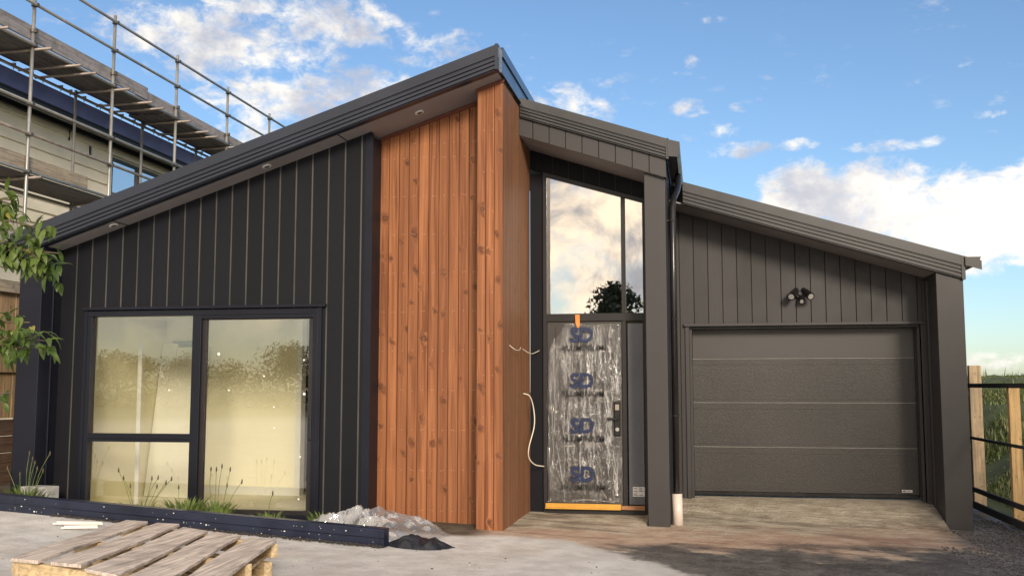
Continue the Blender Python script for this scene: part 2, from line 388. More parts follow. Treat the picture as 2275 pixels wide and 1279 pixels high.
M['ground'] = m

# garage door panel: pebbled steel
m, nt = newmat('garage_panel'); t = NT(nt); co, x, y, z = t.obco()
n1 = t.noise(t.comb(t.math('MULTIPLY', x, .6), y, z), 95., 3, .7); n2 = t.noise(co, 1.2, 4)
c = t.mix(t.smooth(n2, .3, .7), (.032, .0305, .0305), (.042, .040, .0395))
c = t.mix(t.math('MULTIPLY', t.smooth(n1, .4, .7), .4), c, (.095, .086, .076))
t.pbsdf(c, .38, .15, .5, t.bump(n1, .5, .006)); M['gpanel'] = m
M['gpanel_s'] = plain('garage_panel_smooth', (.066, .063, .062), .42, .1, .05, 1.)
M['gline'] = plain('garage_panel_highlight', (.20, .19, .18), .35, .3)  # pale strip colour, painting the highlight along the panel grooves

# ------------------------------------------------------------------ ground
def gz(x, y):
    if y < 16 and y > -3:
        zz = -.035*(max(-9., min(3.5, x))+2)
        return zz
    return -.035*(max(-9., min(3.5, x))+2)
def hill(x, y):
    # grassed bank beyond the right boundary
    a = max(0., min(1., (x-3.9)/1.2)); q = (y-12.6)+ (x-4)*.25
    b = max(0., min(1., q/12.0)); b = b*b*(3-2*b)
    return a*b*1.80
mb = MB()
xs = [-300, -120, -60, -30, -20, -14, -11]+[-9+.5*i for i in range(26)]+[4.2, 4.6, 5, 5.6, 6.4, 8, 10, 13, 17, 25, 40, 80, 160, 300]
ys = [-300, -120, -60, -30, -15, -6, -2, 1, 3, 5]+[6+.5*i for i in range(22)]+[17.5, 18.5, 20, 21.5, 23, 25, 28, 32, 40, 60, 120, 300]
for j, yy in enumerate(ys):
    for i, xx in enumerate(xs):
        mb.v.append((xx, yy, (gz(xx, yy) if not (10.45 < yy < 15.2 and -7.1 < xx < -3.3) else -.30)+ .012*mnoise.noise(Vector((xx*1.3, yy*1.3, 0)))))
nx = len(xs)
for j in range(len(ys)-1):
    for i in range(nx-1): mb.face((j*nx+i, j*nx+i+1, (j+1)*nx+i+1, (j+1)*nx+i))
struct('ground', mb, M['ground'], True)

# grassy bank to the right
mb = MB(); hx = [3.75+.45*i for i in range(60)]; hy = [12.4+.5*i for i in range(60)]
for yy in hy:
    for xx in hx:
        mb.v.append((xx, yy, gz(xx, yy)+.03+hill(xx, yy)+.24*mnoise.noise(Vector((xx*.7, yy*.7, 3)))*min(1, hill(xx, yy)+.15)))
for j in range(59):
    for i in range(59): mb.face((j*60+i, j*60+i+1, (j+1)*60+i+1, (j+1)*60+i))
M['bank'] = plain('bank_soil_grass', (.065, .085, .03), .9, 0, .35, 2.2, bump=.4, fine=.3)
struct('hill', mb, M['bank'], True)
mb = MB(); rnd = random.Random(3)
def blade(mb, x, y, z, h, w, a, lean, m=0, segs=2):
    dx, dy = math.cos(a), math.sin(a); lx, ly = math.cos(a+1.4)*lean, math.sin(a+1.4)*lean
    n = len(mb.v)
    for k in range(segs):
        f = k/segs; ww = w*(1-f*.5)
        mb.v += [(x-dx*ww+lx*f*f, y-dy*ww+ly*f*f, z+h*f), (x+dx*ww+lx*f*f, y+dy*ww+ly*f*f, z+h*f)]
    mb.v.append((x+lx, y+ly, z+h*(1-.25*abs(lean)/max(h, .01))))
    for k in range(segs-1): mb.face((n+2*k, n+2*k+1, n+2*k+3, n+2*k+2), m)
    mb.face((n+2*segs-2, n+2*segs-1, n+2*segs), m)
for i in range(60000):
    yy = 12.5+rnd.random()**1.15*16; xx = 3.95+rnd.random()*(1.0+(yy-11)*.42)
    z0 = gz(xx, yy)+.03+hill(xx, yy)-.05
    c = mnoise.noise(Vector((xx*.9, yy*.9, 0)))
    h = (.04+.10*rnd.random()**1.5)*(1+1.3*c)
    if rnd.random() < .05: h *= 1.8
    blade(mb, xx, yy, z0, max(.06, h), .006+.009*rnd.random(), rnd.random()*6.28, (rnd.random()-.5)*.25, 0 if rnd.random() < .8 else 1)
for i in range(700):
    yy = 13+rnd.random()*12; xx = 4.1+rnd.random()*(1.0+(yy-11)*.42); z0 = gz(xx, yy)+.03+hill(xx, yy)+.10+.12*rnd.random(); q_ = .006+.008*rnd.random()
    mb.quad((xx-q_, yy, z0), (xx, yy-q_, z0+q_*.5), (xx+q_, yy, z0), (xx, yy+q_, z0+q_*.5), 2)
M['grass2'] = leaf_mat('dry_grass', (.22, .21, .10), (.32, .30, .17), .2)
struct('grass', mb, [M['grass'], M['grass2'], M['white']], kind='stuff')

# gravel on the right
mb = MB(); rnd = random.Random(5)
def pebble(mb, x, y, z, r, rnd):
    n = len(mb.v); k = [r*(.6+.6*rnd.random()) for _ in range(6)]
    mb.v += [(x+k[0], y, z), (x, y+k[1], z), (x-k[2], y, z), (x, y-k[3], z), (x, y, z+k[4]*.8), (x, y, z-k[5]*.5)]
    for a, b in ((0, 1), (1, 2), (2, 3), (3, 0)): mb.face((n+a, n+b, n+4)); mb.face((n+b, n+a, n+5))
for i in range(9000):
    xx = 2.3+rnd.random()*1.9; yy = 7.2+rnd.random()*6.2
    if xx < 2.7 and yy > 10.9: continue
    if xx < 2.5 and rnd.random() < .6: continue
    if xx > 2.6 and yy > 12.2 and xx < 3.05: continue
    pebble(mb, xx, yy, gz(xx, yy)+.008, .007+.013*rnd.random()**2, rnd)
for i in range(0):
    xx = -1.0+rnd.random()*4; yy = 7.0+rnd.random()*2.2
    pebble(mb, xx, yy, gz(xx, yy)+.006, .005+.009*rnd.random()**2, rnd)
for i in range(500):
    xx = -6.5+rnd.random()*6.0; yy = 6.2+rnd.random()*2.9
    pebble(mb, xx, yy, gz(xx, yy)+.004, .003+.010*rnd.random()**4, rnd)
    mb.mi[-8:] = [rnd.choice((0, 1, 1))]*8
struct('gravel', mb, [M['stone'], M['chip']], kind='stuff')

# ------------------------------------------------------------------ the house
H = thing('house', 'new dark single-storey house with sloping roofs and stained pine feature wall', 'house', (-2.0, 11.8, 0))
def clad(mb, X0, X1, w, off, Y, zb, zt, holes, gap, t=.018, m=0, mj=1):
    """vertical boards between X0..X1 with real gaps, holes = [(x0,x1,z0,z1)] cut out"""
    cuts = {X0, X1}
    k = math.ceil((X0-off)/w)
    joints = []
    while off+k*w < X1:
        j = off+k*w
        if j > X0+.02 and j < X1-.02: joints.append(j); cuts.add(j)
        k += 1
    for h in holes: cuts.add(h[0]); cuts.add(h[1])
    cs = sorted(cuts)
    js = set(round(j, 5) for j in joints)
    for a, b in zip(cs[:-1], cs[1:]):
        if b-a < .004: continue
        a2 = a+gap/2 if round(a, 5) in js else a; b2 = b-gap/2 if round(b, 5) in js else b
        mid = (a+b)/2; hs = [h for h in holes if h[0] <= mid <= h[1]]
        if hs:
            h = hs[0]
            mb.sbox(a2, b2, Y, Y+t, lambda q: h[3], zt, m)
            mb.sbox(a, b, Y+t, Y+t+.08, lambda q: h[3], zt, mj)
            if h[2] > zb(mid)+.01:
                mb.sbox(a2, b2, Y, Y+t, zb, lambda q: h[2], m); mb.sbox(a, b, Y+t, Y+t+.08, zb, lambda q: h[2], mj)
        else:
            mb.sbox(a2, b2, Y, Y+t, zb, zt, m); mb.sbox(a, b, Y+t, Y+t+.08, zb, zt, mj)

SL = .33
zL = lambda x: 4.89-SL*(-2.02-x)          # left roof, top of fascia
zLs = lambda x: zL(x)-.262                # its soffit
zE = lambda x: 4.70-.335*(x+1.97)         # entry roof top
zG = lambda x: 3.92-.31*(x+.2)            # garage roof top
YL = 9.85; YP = 10.14; YD = 10.2; YW = 10.5; YE = 11.1; YDoor = 11.8; YGF = 12.35; YG = 13.0

# front wall, left wing
mb = MB(); WX0, WX1, WZ1 = -6.70, -4.00, 2.27
clad(mb, -7.06, -3.44, .185, -7.06, YD, lambda q: -.05, zLs, [(WX0, WX1, .04, WZ1)], .019, .005)
mb.box(-3.4395, -3.425, YD, YW+.02, -.05, 4.1, 2)           # end face
obj('front_wall', mb, [M['char'], M['joint_lit'], M['char_plain']], H)
mb = MB(); mb.box(-3.50, -3.415, YD-.012, YD-.001, -.05, zLs(-3.5)-.01); obj('corner_trim', mb, M['char_plain'], H)
# left corner pillar
mb = MB(); mb.sbox(-7.32, -7.05, YL, YD+.4, lambda q: 0, lambda q: zLs(q)-.002); mb.box(-7.055, -7.035, YD-.16, YD-.14, 0, 2.7)
obj('corner_pillar', mb, M['char_plain'], H, bevel=.004)
# left side wall
mb = MB(); mb.box(-7.30, -7.16, YD+.4, 20, 0, 2.6); obj('side_wall', mb, M['char_plain'], H)
# stained pine wall
mb = MB()
clad(mb, -3.425, -2.2, .112, -3.44, YW, lambda q: -.15, lambda q: zLs(q)-.02, [], .006, .02, 0, 1)
rn = random.Random(11)
for zr in (4.08, 3.92, 3.50, 3.08, 2.66, 2.24, 1.82, 1.40, .98, .56, .14):
    for k in range(11):
        xx = -3.44+.056+.112*k
        for dx in ((-.012, .012) if rn.random() < .45 else (0,)):
            zz = zr+rn.uniform(-.006, .006)
            if zz < zLs(xx)-.1 and xx < -2.24: mb.box(xx+dx-.0032, xx+dx+.0032, YW-.002, YW+.001, zz-.0032, zz+.0032, 2)
for k in range(11):
    xx = -3.42+.112*k
    mb.box(xx-.003, xx+.003, YW-.002, YW+.001, zLs(xx)-.06, zLs(xx)-.054, 2)
obj('timber_wall', mb, [M['wood'], M['wood_gap'], M['nail']], H)
mb = MB(); mb.sbox(-3.425, -2.23, YW-.016, YW-.001, lambda q: zLs(q)-.045, lambda q: zLs(q)-.005)
obj('timber_trim', mb, M['wood_trim'], H)
mb = MB(); mb.sbox(-2.285, -1.975, YP-.012, YP-.001, lambda q: zLs(q)-.04, lambda q: zLs(q)-.003)
obj('timber_trim', mb, M['wood_trim'], H)
# pine blade: front face and long side face
mb = MB()
clad(mb, -2.262, -1.992, .09, -2.262, YP, lambda q: -.03, lambda q: zLs(q)-.006, [], .006, .018, 0, 1)
for zr in (4.10, 3.66, 3.24, 2.84, 2.40, 1.98, 1.55, 1.13, .70, .28):
    for xx in (-2.19, -2.10):
        mb.box(xx-.003, xx+.003, YP-.002, YP+.001, zr-.003, zr+.003, 2)
mb.box(-2.262, -2.013, YP+.1, YDoor, -.05, 4.56, 1)
obj('timber_post', mb, [M['wood_post'], M['wood_gap'], M['nail']], H)
mb = MB(); yy = YP; k = 0
while yy < YDoor-.01:
    y1 = min(yy+.0656, YDoor+.02)
    mb.box(-2.012, -1.990, yy+.001, y1-.017, -.03, 4.60); mb.box(-2.012, -1.999, y1-.017, y1+.001, -.03, 4.60); yy = y1
obj('timber_side_wall', mb, [M['wood_side']], H)

# roofs: fascia profiles with stepped steel
def fascia_profile(h, cap=.42, d=.05):
    c = h*cap
    pts = [(.10, 0), (-.012, 0), (-.012, -c), (.004, -c), (.004, -c-.012), (-.004, -c-.02)]
    rest = h-c-.02; n = 3; step = rest/n
    z = -c-.02
    for i in range(n):
        pts += [(-.004+.000*i, z-step+.018), (.012, z-step+.010), (.012, z-step+.004), (-.004, z-step)]
        z -= step
    pts += [(.012, -h), (.10, -h)]
    return pts
mb = MB(); mb.profile(fascia_profile(.262), (-7.44, YL-.03, zL(-7.44)), (-1.99, YL-.03, zL(-1.99)))
# corner cap
mb.box(-2.012, -1.978, YL-.046, YL+.07, zL(-1.99)-.262, zL(-1.99)+.004)
obj('fascia', mb, M['fascia_l'], H)
mb = MB()   # side fascia of the high edge, and steel sheet
mb.profile_y([(0, -.262), (.02, -.262), (.02, -.10), (.034, -.10), (.034, .0), (0, .0)], (-1.98, YL+.072, zL(-1.99)), (-1.98, 16., zL(-1.99)))
obj('side_fascia', mb, plain('blue_steel_barge', (.055, .075, .11), .22, .6), H)
mb = MB(); mb.sbox(-7.43, -1.985, YL+.06, 16, lambda q: zL(q)-.06, lambda q: zL(q)-.015); obj('roof', mb, M['roof'], H)
mb = MB(); mb.sbox(-7.42, -2.00, YL+.055, YW+.3, lambda q: zLs(q)+.001, lambda q: zLs(q)+.02)
for xj in (-6.27, -3.72):
    mb.sbox(xj, xj+.012, YL+.06, YD-.005, lambda q: zLs(q)-.003, lambda q: zLs(q)+.0005, 1)
obj('soffit', mb, [M['soffit'], M['joint_lit']], H)
mb = MB(); mb.profile_y([(0, 0), (.12, 0), (.12, .12), (.108, .12), (.108, .012), (.012, .012), (.012, .12), (0, .12)], (-7.56, YL, zL(-7.44)-.2), (-7.56, 16, zL(-7.44)-.2))
obj('gutter', mb, M['fascia_l'], H)

# entry: roof, boarded beam, soffit, column
mb = MB(); mb.profile(fascia_profile(.225, .44), (-1.978, YE-.03, zE(-1.978)), (-.33, YE-.03, zE(-.33)))
mb.box(-.345, -.315, YE-.045, YE+.06, zE(-.33)-.225, zE(-.33)+.006)
obj('fascia', mb, M['fascia_r'], H)
mb = MB(); clad(mb, -1.989, -.35, .186, -2.02, YE, lambda q: zE(q)-.43, lambda q: zE(q)-.222, [], .010, .018)
mb.sbox(-1.989, -.35, YE+.1, YE+.16, lambda q: zE(q)-.428, lambda q: zE(q)-.22, 1)
obj('entry_beam', mb, [M['post_b'], M['joint_dark']], H)
mb = MB(); mb.sbox(-1.989, -.37, YE+.018, YDoor+.02, lambda q: zE(q)-.432, lambda q: zE(q)-.415); obj('soffit', mb, M['soffit'], H, label='small shaded soffit over the entry')
mb = MB(); mb.sbox(-1.97, -.34, YE+.02, 16, lambda q: zE(q)-.05, lambda q: zE(q)-.015); obj('roof', mb, M['roof'], H)
mb = MB(); mb.sbox(-.595, -.362, YE+.06, YE+.30, lambda q: -.08, lambda q: zE(q)-.434)
obj('entry_column', mb, M['post_b'], H, bevel=.006)
mb = MB(); mb.box(-.45, -.352, YE+.302, 15, -.08, 4.10); mb.box(-.606, -.45, YE+.302, YDoor+.2, -.08, 3.7)
obj('entry_side_wall', mb, M['char_plain'], H)
# gutter along the entry roof edge with downpipe
mb = MB()
mb.profile_y([(0, 0), (.10, -.01), (.13, .03), (.13, .15), (.118, .15), (.118, .036), (.095, .004), (.012, .012), (.012, .15), (0, .15)], (-.325, YE-.045, zE(-.2)-.155), (-.325, 14.2, zE(-.2)-.155))
mb.profile_y([(0, 0), (.10, -.01), (.13, .03), (.13, .155), (0, .19)], (-.325, YE-.052, zE(-.2)-.155), (-.325, YE-.0455, zE(-.2)-.155))
obj('gutter', mb, M['fascia_r'], H)
PX, PY = -.295, 11.42
mb = MB(); mb.tube([(-.235, 12.0, 3.93), (-.235, 11.9, 3.80), (-.245, 11.75, 3.70), (PX+.012, PY+.08, 3.56), (PX, PY, 3.44), (PX, PY, .24)], .036, 14)
dp = obj('downpipe', mb, M['pipe'], H, smooth=True)
for zz in (3.30, 2.18, 1.12):
    mb = MB(); mb.tube([(PX, PY, zz-.012), (PX, PY, zz+.012)], .042, 14); mb.box(PX-.07, PX, PY-.01, PY+.01, zz-.01, zz+.01); obj('pipe_bracket', mb, M['pipe'], dp)
mb = MB(); mb.tube([(PX+.01, PY-.02, -.09), (PX+.004, PY-.01, .27)], .056, 20)
obj('drain_pipe_sleeve', mb, M['pvc'], H, smooth=True, label='short white plastic pipe under the black downpipe')

# door wall + tall window + front door
DX0, DX1 = -1.83, -.61
zt = lambda q: 3.93-.305*(q+1.79)
mb = MB(); mb.sbox(-1.989, -.60, YDoor+.02, YDoor+.12, lambda q: zt(q)+.05, lambda q: zE(q)-.40)
k = -1.95
mb.box(-1.989, DX0, YDoor+.02, YDoor+.12, -.04, 3.98)
mb.box(DX1, -.60, YDoor+.02, YDoor+.12, -.04, 3.62)
for i in range(7): mb.sbox(-1.9+.186*i, -1.892+.186*i, YDoor+.012, YDoor+.021, lambda q: zt(q)+.06, lambda q: zE(q)-.434, 1)
obj('entry_wall', mb, [M['char'], M['joint_dark']], H)
mb = MB(); f = .045
def zz2(a): return lambda q: zt(q)+a
mb.sbox(DX0, DX1, YDoor-.02, YDoor+.06, zz2(0), zz2(.05))
mb.box(DX0, DX0+f, YDoor-.019, YDoor+.06, -.02, zt(DX0)-.001); mb.box(DX1-f, DX1, YDoor-.019, YDoor+.06, -.02, zt(DX1)-.001)
mb.box(DX0+f, DX1-f, YDoor-.018, YDoor+.06, 2.20, 2.29)
mb.box(-.905, -.855, YDoor-.017, YDoor+.06, .06, 2.20); mb.sbox(-.905, -.855, YDoor-.017, YDoor+.06, lambda q: 2.29, zz2(-.001))
mb.box(DX0+f, DX1-f, YDoor-.03, YDoor+.06, -.02, .06)
ef = obj('entry_frame', mb, M['alu_b'], H, bevel=.003)
for nm, a, b in (('window_pane', DX0+f, -.905), ('window_pane', -.855, DX1-f)):
    mb = MB(); mb.sbox(a, b, YDoor+.012, YDoor+.018, lambda q: 2.29, zz2(0)); obj(nm, mb, M['glass_up'], ef)
mb = MB(); mb.box(-.84, DX1-f-.01, YDoor+.012, YDoor+.018, .10, 2.17); obj('sidelight', mb, M['frost'], ef)
mb = MB(); mb.box(-.80, -.665, YDoor+.006, YDoor+.011, .19, .30)
for i in range(6):
    for j in range(2):
        if rn.random() < .85: mb.box(-.792+.064*j, -.792+.064*j+.03+.022*rn.random(), YDoor+.004, YDoor+.006, .204+.015*i, .209+.015*i, 1)
obj('label_sticker', mb, [M['white'], M['ink']], ef)
mb = MB(); mb.box(DX0+f+.004, -.909, YDoor+.004, YDoor+.05, .07, 2.19)
for i in range(1, 9): mb.box(DX0+.2+.07*i, DX0+.204+.07*i, YDoor+.001, YDoor+.004, .2, 2.1, 1)
mb.box(DX0+f+.10, DX0+f+.105, YDoor+.001, YDoor+.004, .12, 2.14, 1)
door = obj('front_door', mb, [M['door_leaf'], M['joint_dark']], H)
mb = MB(); mb.box(-1.00, -.935, YDoor-.03, YDoor+.003, .88, 1.26)
obj('lock_plate', mb, M['black'], door, bevel=.006)
mb = MB(); mb.box(-1.075, -.955, YDoor-.075, YDoor-.055, 1.055, 1.085); mb.box(-.98, -.955, YDoor-.055, YDoor-.028, 1.05, 1.09)
obj('door_handle', mb, M['black'], door, bevel=.004)
mb = MB(); mb.tube([(-.967, YDoor-.034, .95), (-.967, YDoor-.028, .95)], .022, 16); obj('keyhole', mb, M['galv'], door)
mb = MB(); mb.box(-.99, -.945, YDoor-.034, YDoor-.031, 1.17, 1.235); obj('keypad', mb, M['galv2'], door)
# hall behind tall window
mb = MB(); mb.box(-1.9, -.5, 14.5, 14.6, 0, 4); mb.box(-1.98, -1.9, YDoor+.13, 14.6, 0, 4); mb.box(-.5, -.46, YDoor+.13, 14.6, 0, 3.5); mb.box(-1.9, -.5, YDoor+.13, 14.5, 3.98, 4.0)
obj('hall_interior', mb, M['cream2'], H)

# garage wing
mb = MB(); GX0, GX1, GZ1 = -.15, 2.62, 2.185
clad(mb, -.352, 2.73, .1785, -.26, YG, lambda q: -.17, lambda q: zG(q)-.262, [(GX0, GX1, -.2, GZ1)], .011)
obj('garage_wall', mb, [M['brown'], M['joint_dark']], H)
mb = MB(); mb.sbox(-.35, 2.95, YGF-.0+.05, YG+.02, lambda q: zG(q)-.268, lambda q: zG(q)-.25); obj('soffit', mb, M['soffit'], H, label='narrow sloping soffit above the garage')
mb = MB(); mb.profile(fascia_profile(.268), (-.19, YGF-.03, zG(-.19)), (2.99, YGF-.03, zG(2.99)))
mb.box(2.955, 2.995, YGF-.045, YGF+.08, zG(2.99)-.268, zG(2.99)+.003)
obj('fascia', mb, M['fascia_r'], H)
mb = MB(); mb.sbox(-.33, 3.0, YGF+.05, 20, lambda q: zG(q)-.06, lambda q: zG(q)-.015); obj('roof', mb, M['roof'], H)
mb = MB(); zg = zG(3.0)
mb.profile_y([(0, -.11), (.10, -.11), (.15, -.05), (.165, .0), (.150, .0), (.135, -.045), (.095, -.098), (.012, -.098), (.012, 0), (0, 0)], (2.997, YGF-.06, zg-.01), (2.997, 20, zg-.01))
mb.face  # gutter end cap
mb.profile_y([(0.0, -.11), (.10, -.11), (.15, -.05), (.165, .0), (0, 0)], (2.997, YGF-.066, zg-.01), (2.997, YGF-.061, zg-.01))
mb.sbox(2.99, 3.165, YGF-.075, YGF-.067, lambda q: zG(q)-.11, lambda q: zG(q)-.005)
obj('gutter', mb, M['fascia_r'], H)
mb = MB(); mb.sbox(2.68, 2.975, YGF, YG+.6, lambda q: -.19, lambda q: zG(q)-.27); obj('corner_pillar', mb, M['brown_plain'], H, bevel=.005)
mb = MB(); mb.box(2.66, 2.685, YG-.2, YG-.18, -.17, 2.7); mb.box(2.645, 2.68, YG-.04, YG-.001, -.17, 2.72); obj('corner_trim', mb, M['brown_plain'], H)
mb = MB(); mb.box(2.7, 2.9, YG+.6, 20, -.1, 2.6); obj('side_wall', mb, M['brown_plain'], H)
mb = MB()
mb.box(-.215, 2.665, YG-.05, YG-.002, GZ1+.01, GZ1+.045)
mb.box(GX0-.05, GX0, YG-.022, YG+.24, -.12, GZ1+.009); mb.box(GX1, GX1+.05, YG-.022, YG+.24, -.17, GZ1+.009)
mb.box(GX0, GX1, YG+.03, YG+.24, GZ1-.02, GZ1+.008)
mb.box(GX0, GX0+.035, YG+.05, YG+.2, .06, GZ1-.021); mb.box(GX1-.035, GX1, YG+.05, YG+.2, .06, GZ1-.021)
obj('garage_frame', mb, [M['brown_plain']], H, bevel=.003)
gd = None
for i, (a, b) in enumerate(((1.80, 2.20), (1.245, 1.79), (.69, 1.235), (.13, .68))):
    mb = MB(); mb.box(GX0+.036, GX1-.036, YG+.235, YG+.275, a, b)
    if i: mb.box(GX0+.037, GX1-.037, YG+.2325, YG+.2355, b-.075, b-.060); mb.box(GX0+.037, GX1-.037, YG+.2325, YG+.2355, a+.035, a+.045)
    if gd is None:
        gd = thing_part = obj('garage_door', MB(), M['gpanel'], H)
        bk = MB(); bk.box(GX0+.02, GX1-.02, YG+.28, YG+.30, .10, 2.2); obj('door_backing', bk, M['joint_dark'], gd)
    obj('door_panel', mb, M['gpanel_s'] if i == 0 else M['gpanel'], gd, bevel=.004, label='smooth top panel' if i == 0 else None)
mb = MB()
for a in (1.795, 1.24, .685): mb.box(GX0+.036, GX1-.036, YG+.238, YG+.272, a-.0045, a+.0045)
obj('panel_highlight', mb, M['gline'], gd)
mb = MB(); mb.box(GX0+.036, GX1-.036, YG+.24, YG+.27, .085, .125); obj('rubber_seal', mb, M['black'], gd)
mb = MB(); mb.box(2.38, 2.50, YG+.229, YG+.234, .155, .185); mb.box(2.387, 2.42, YG+.227, YG+.229, .162, .178, 1); mb.box(2.428, 2.49, YG+.227, YG+.229, .166, .172, 1); obj('maker_label', mb, [M['white'], M['ink']], gd)

# ---- large front window and sliding door of the left wing
mb = MB(); Yw = YD-.02; f = .055; MX0, MX1 = -5.435, -5.335
mb.box(WX0, WX1, Yw, Yw+.10, WZ1-.06, WZ1-.001); mb.box(WX0, WX1, Yw, Yw+.10, .035, .095)
mb.box(WX0, WX0+f, Yw+.001, Yw+.10, .095, WZ1-.06); mb.box(WX1-f, WX1, Yw+.001, Yw+.10, .095, WZ1-.06)
mb.box(MX0, MX1, Yw-.004, Yw+.10, .095, WZ1-.06)
mb.box(WX0+f, MX0, Yw+.003, Yw+.09, .84, .93)
mb.box(WX0+f, MX0, Yw-.008, Yw+.003, .875, .893)
mb.box(MX1, WX1-f, Yw+.002, Yw+.03, WZ1-.10, WZ1-.061)
wf = obj('window_frame', mb, M['alu'], H, bevel=.003)
mb = MB(); mb.box(MX1, MX1+.045, Yw+.035, Yw+.085, .096, WZ1-.062); mb.box(WX1-f-.055, WX1-f, Yw+.035, Yw+.085, .096, WZ1-.062); mb.box(MX1+.045, WX1-f-.055, Yw+.035, Yw+.085, .096, .14)
mb.box(MX1+.045, WX1-f-.055, Yw+.036, Yw+.085, WZ1-.11, WZ1-.062)
obj('sliding_sash', mb, M['alu_b'], wf)
mb = MB(); mb.box(WX0-.05, WX1+.09, YD-.05, YD-.001, WZ1+.012, WZ1+.04); mb.box(WX0-.04, WX0-.002, YD-.02, YD-.001, -.02, WZ1+.011); mb.box(WX1+.002, WX1+.04, YD-.02, YD-.001, -.02, WZ1+.011)
obj('head_flashing', mb, M['char_plain'], wf)
for a, b, c, d in ((WX0+f, MX0, .93, WZ1-.06), (WX0+f, MX0, .095, .84), (MX1+.045, WX1-f-.055, .14, WZ1-.11)):
    mb = MB(); mb.box(a, b, Yw+.058, Yw+.064, c, d); obj('pane', mb, M['glass'], wf)
mb = MB(); mb.box(WX1-.095, WX1-.06, Yw+.005, Yw+.034, .88, 1.13); obj('door_pull', mb, M['black'], wf, bevel=.004)
mb = MB()
for (a, c) in ((-5.15, 1.79), (-5.02, 1.40), (-4.50, 1.22), (-4.49, 1.00), (-5.72, 1.40), (-4.17, 1.72), (-4.19, .70), (-4.2, .26), (-4.16, 1.36), (-4.62, 1.55)):
    s_ = .008 if c not in (1.79, 1.36) else .013
    mb = MB(); mb.box(a-s_, a+s_, Yw+.053, Yw+.057, c-s_, c+s_); obj('glass_sticker', mb, M['white'], wf)
# interior room
mb = MB()
mb.box(-6.98, -5.10, 12.3, 12.4, .07, 2.45); mb.box(-7.0, -6.94, YD+.1, 12.4, .07, 2.45)
mb.box(-3.55, -3.5, YD+.1, 14.2, .07, 2.45)
obj('interior_wall', mb, M['cream'], H)
mb = MB(); mb.box(-6.98, -3.5, YD+.1, 14.2, .03, .07); obj('interior_floor', mb, M['intfloor'], H)
mb = MB(); mb.box(-7.0, -3.45, YD+.1, 14.2, 2.45, 2.5); obj('ceiling', mb, M['white_trim'], H)
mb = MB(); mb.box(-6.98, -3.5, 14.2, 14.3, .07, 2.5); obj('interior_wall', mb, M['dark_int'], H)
mb = MB(); mb.box(-5.10, -5.03, 12.28, 12.42, .07, 2.44); mb.box(-6.90, -5.10, 12.285, 12.299, .07, .17); obj('door_jamb', mb, M['white_trim'], H)
mb = MB(); mb.box(-5.90, -5.50, 14.17, 14.19, 1.60, 2.10, 0); obj('inner_window', mb, plain('obscured_glass', (.8, .85, .9), .2), H)
mb = MB(); mb.box(-6.85, -6.825, 12.27, 12.299, .72, 2.05); mb.box(-6.825, -6.50, 12.27, 12.299, .72, .745); obj('architrave', mb, M['white_trim'], H)
mb = MB(); mb.box(-6.824, -6.50, 12.28, 12.2985, .746, 2.04); mb.box(-6.824, -6.50, 12.265, 12.279, 1.25, 1.33); obj('inner_window', mb, plain('dim_glass', (.16, .16, .13), .2), H)
# plasterboard sheets and a white batten leaning inside
t1 = MB(); t1.hexa([(-6.92, 11.85, .075), (-6.70, 11.85, .075), (-6.70, 11.89, .075), (-6.92, 11.89, .075), (-6.93, 12.2, 2.0), (-6.72, 12.2, 2.0), (-6.72, 12.24, 2.0), (-6.93, 12.24, 2.0)])
tag(obj('plasterboard_sheet', t1, M['cream2'], loc=(-6.8, 11.85, .07)), 'pale sheet leaning inside at the left end of the window', 'plasterboard', 'sheets leaning behind the window')
t1 = MB(); t1.hexa([(-6.66, 11.75, .075), (-6.22, 11.75, .075), (-6.22, 11.78, .075), (-6.66, 11.78, .075), (-6.72, 12.2, 1.95), (-6.28, 12.2, 1.95), (-6.28, 12.24, 1.95), (-6.72, 12.24, 1.95)])
tag(obj('plasterboard_sheet', t1, M['cream2'], loc=(-6.4, 11.75, .07)), 'pale sheet leaning inside just left of the window post', 'plasterboard', 'sheets leaning behind the window')
t1 = MB(); t1.hexa([(-6.56, 11.02, .075), (-6.51, 11.02, .075), (-6.51, 11.05, .075), (-6.56, 11.05, .075), (-6.80, 11.4, 2.0), (-6.75, 11.4, 2.0), (-6.75, 11.43, 2.0), (-6.80, 11.43, 2.0)])
tag(obj('timber_batten', t1, M['white_trim'], loc=(-6.5, 11.02, .07)), 'white batten leaning upright behind the left window glass', 'batten')

# entry step / garage apron
mb = MB(); n_ = 24
for (xa, xb, ya, yb, za, zb_) in ((-.345, 2.668, 11.75, 13.62, None, .062), (-1.986, -.612, 10.85, 11.83, None, -.012)):
    base_ = len(mb.v)
    for j_ in range(n_+1):
        f_ = j_/n_; g_ = min(1, f_*1.35); g_ = g_*g_*(3-2*g_)
        for i_ in range(n_+1):
            xx = xa+(xb-xa)*i_/n_; yy_ = ya+(yb-ya)*f_
            lo_ = gz(xx, yy_)-.012; mb.v.append((xx, yy_, lo_+(zb_-lo_)*g_+.004*mnoise.noise(Vector((xx*3, yy_*3, 2)))))
    for j_ in range(n_):
        for i_ in range(n_): q_ = base_+j_*(n_+1)+i_; mb.face((q_, q_+1, q_+n_+2, q_+n_+1))
o = struct('threshold_slab', mb, M['ground'], True)

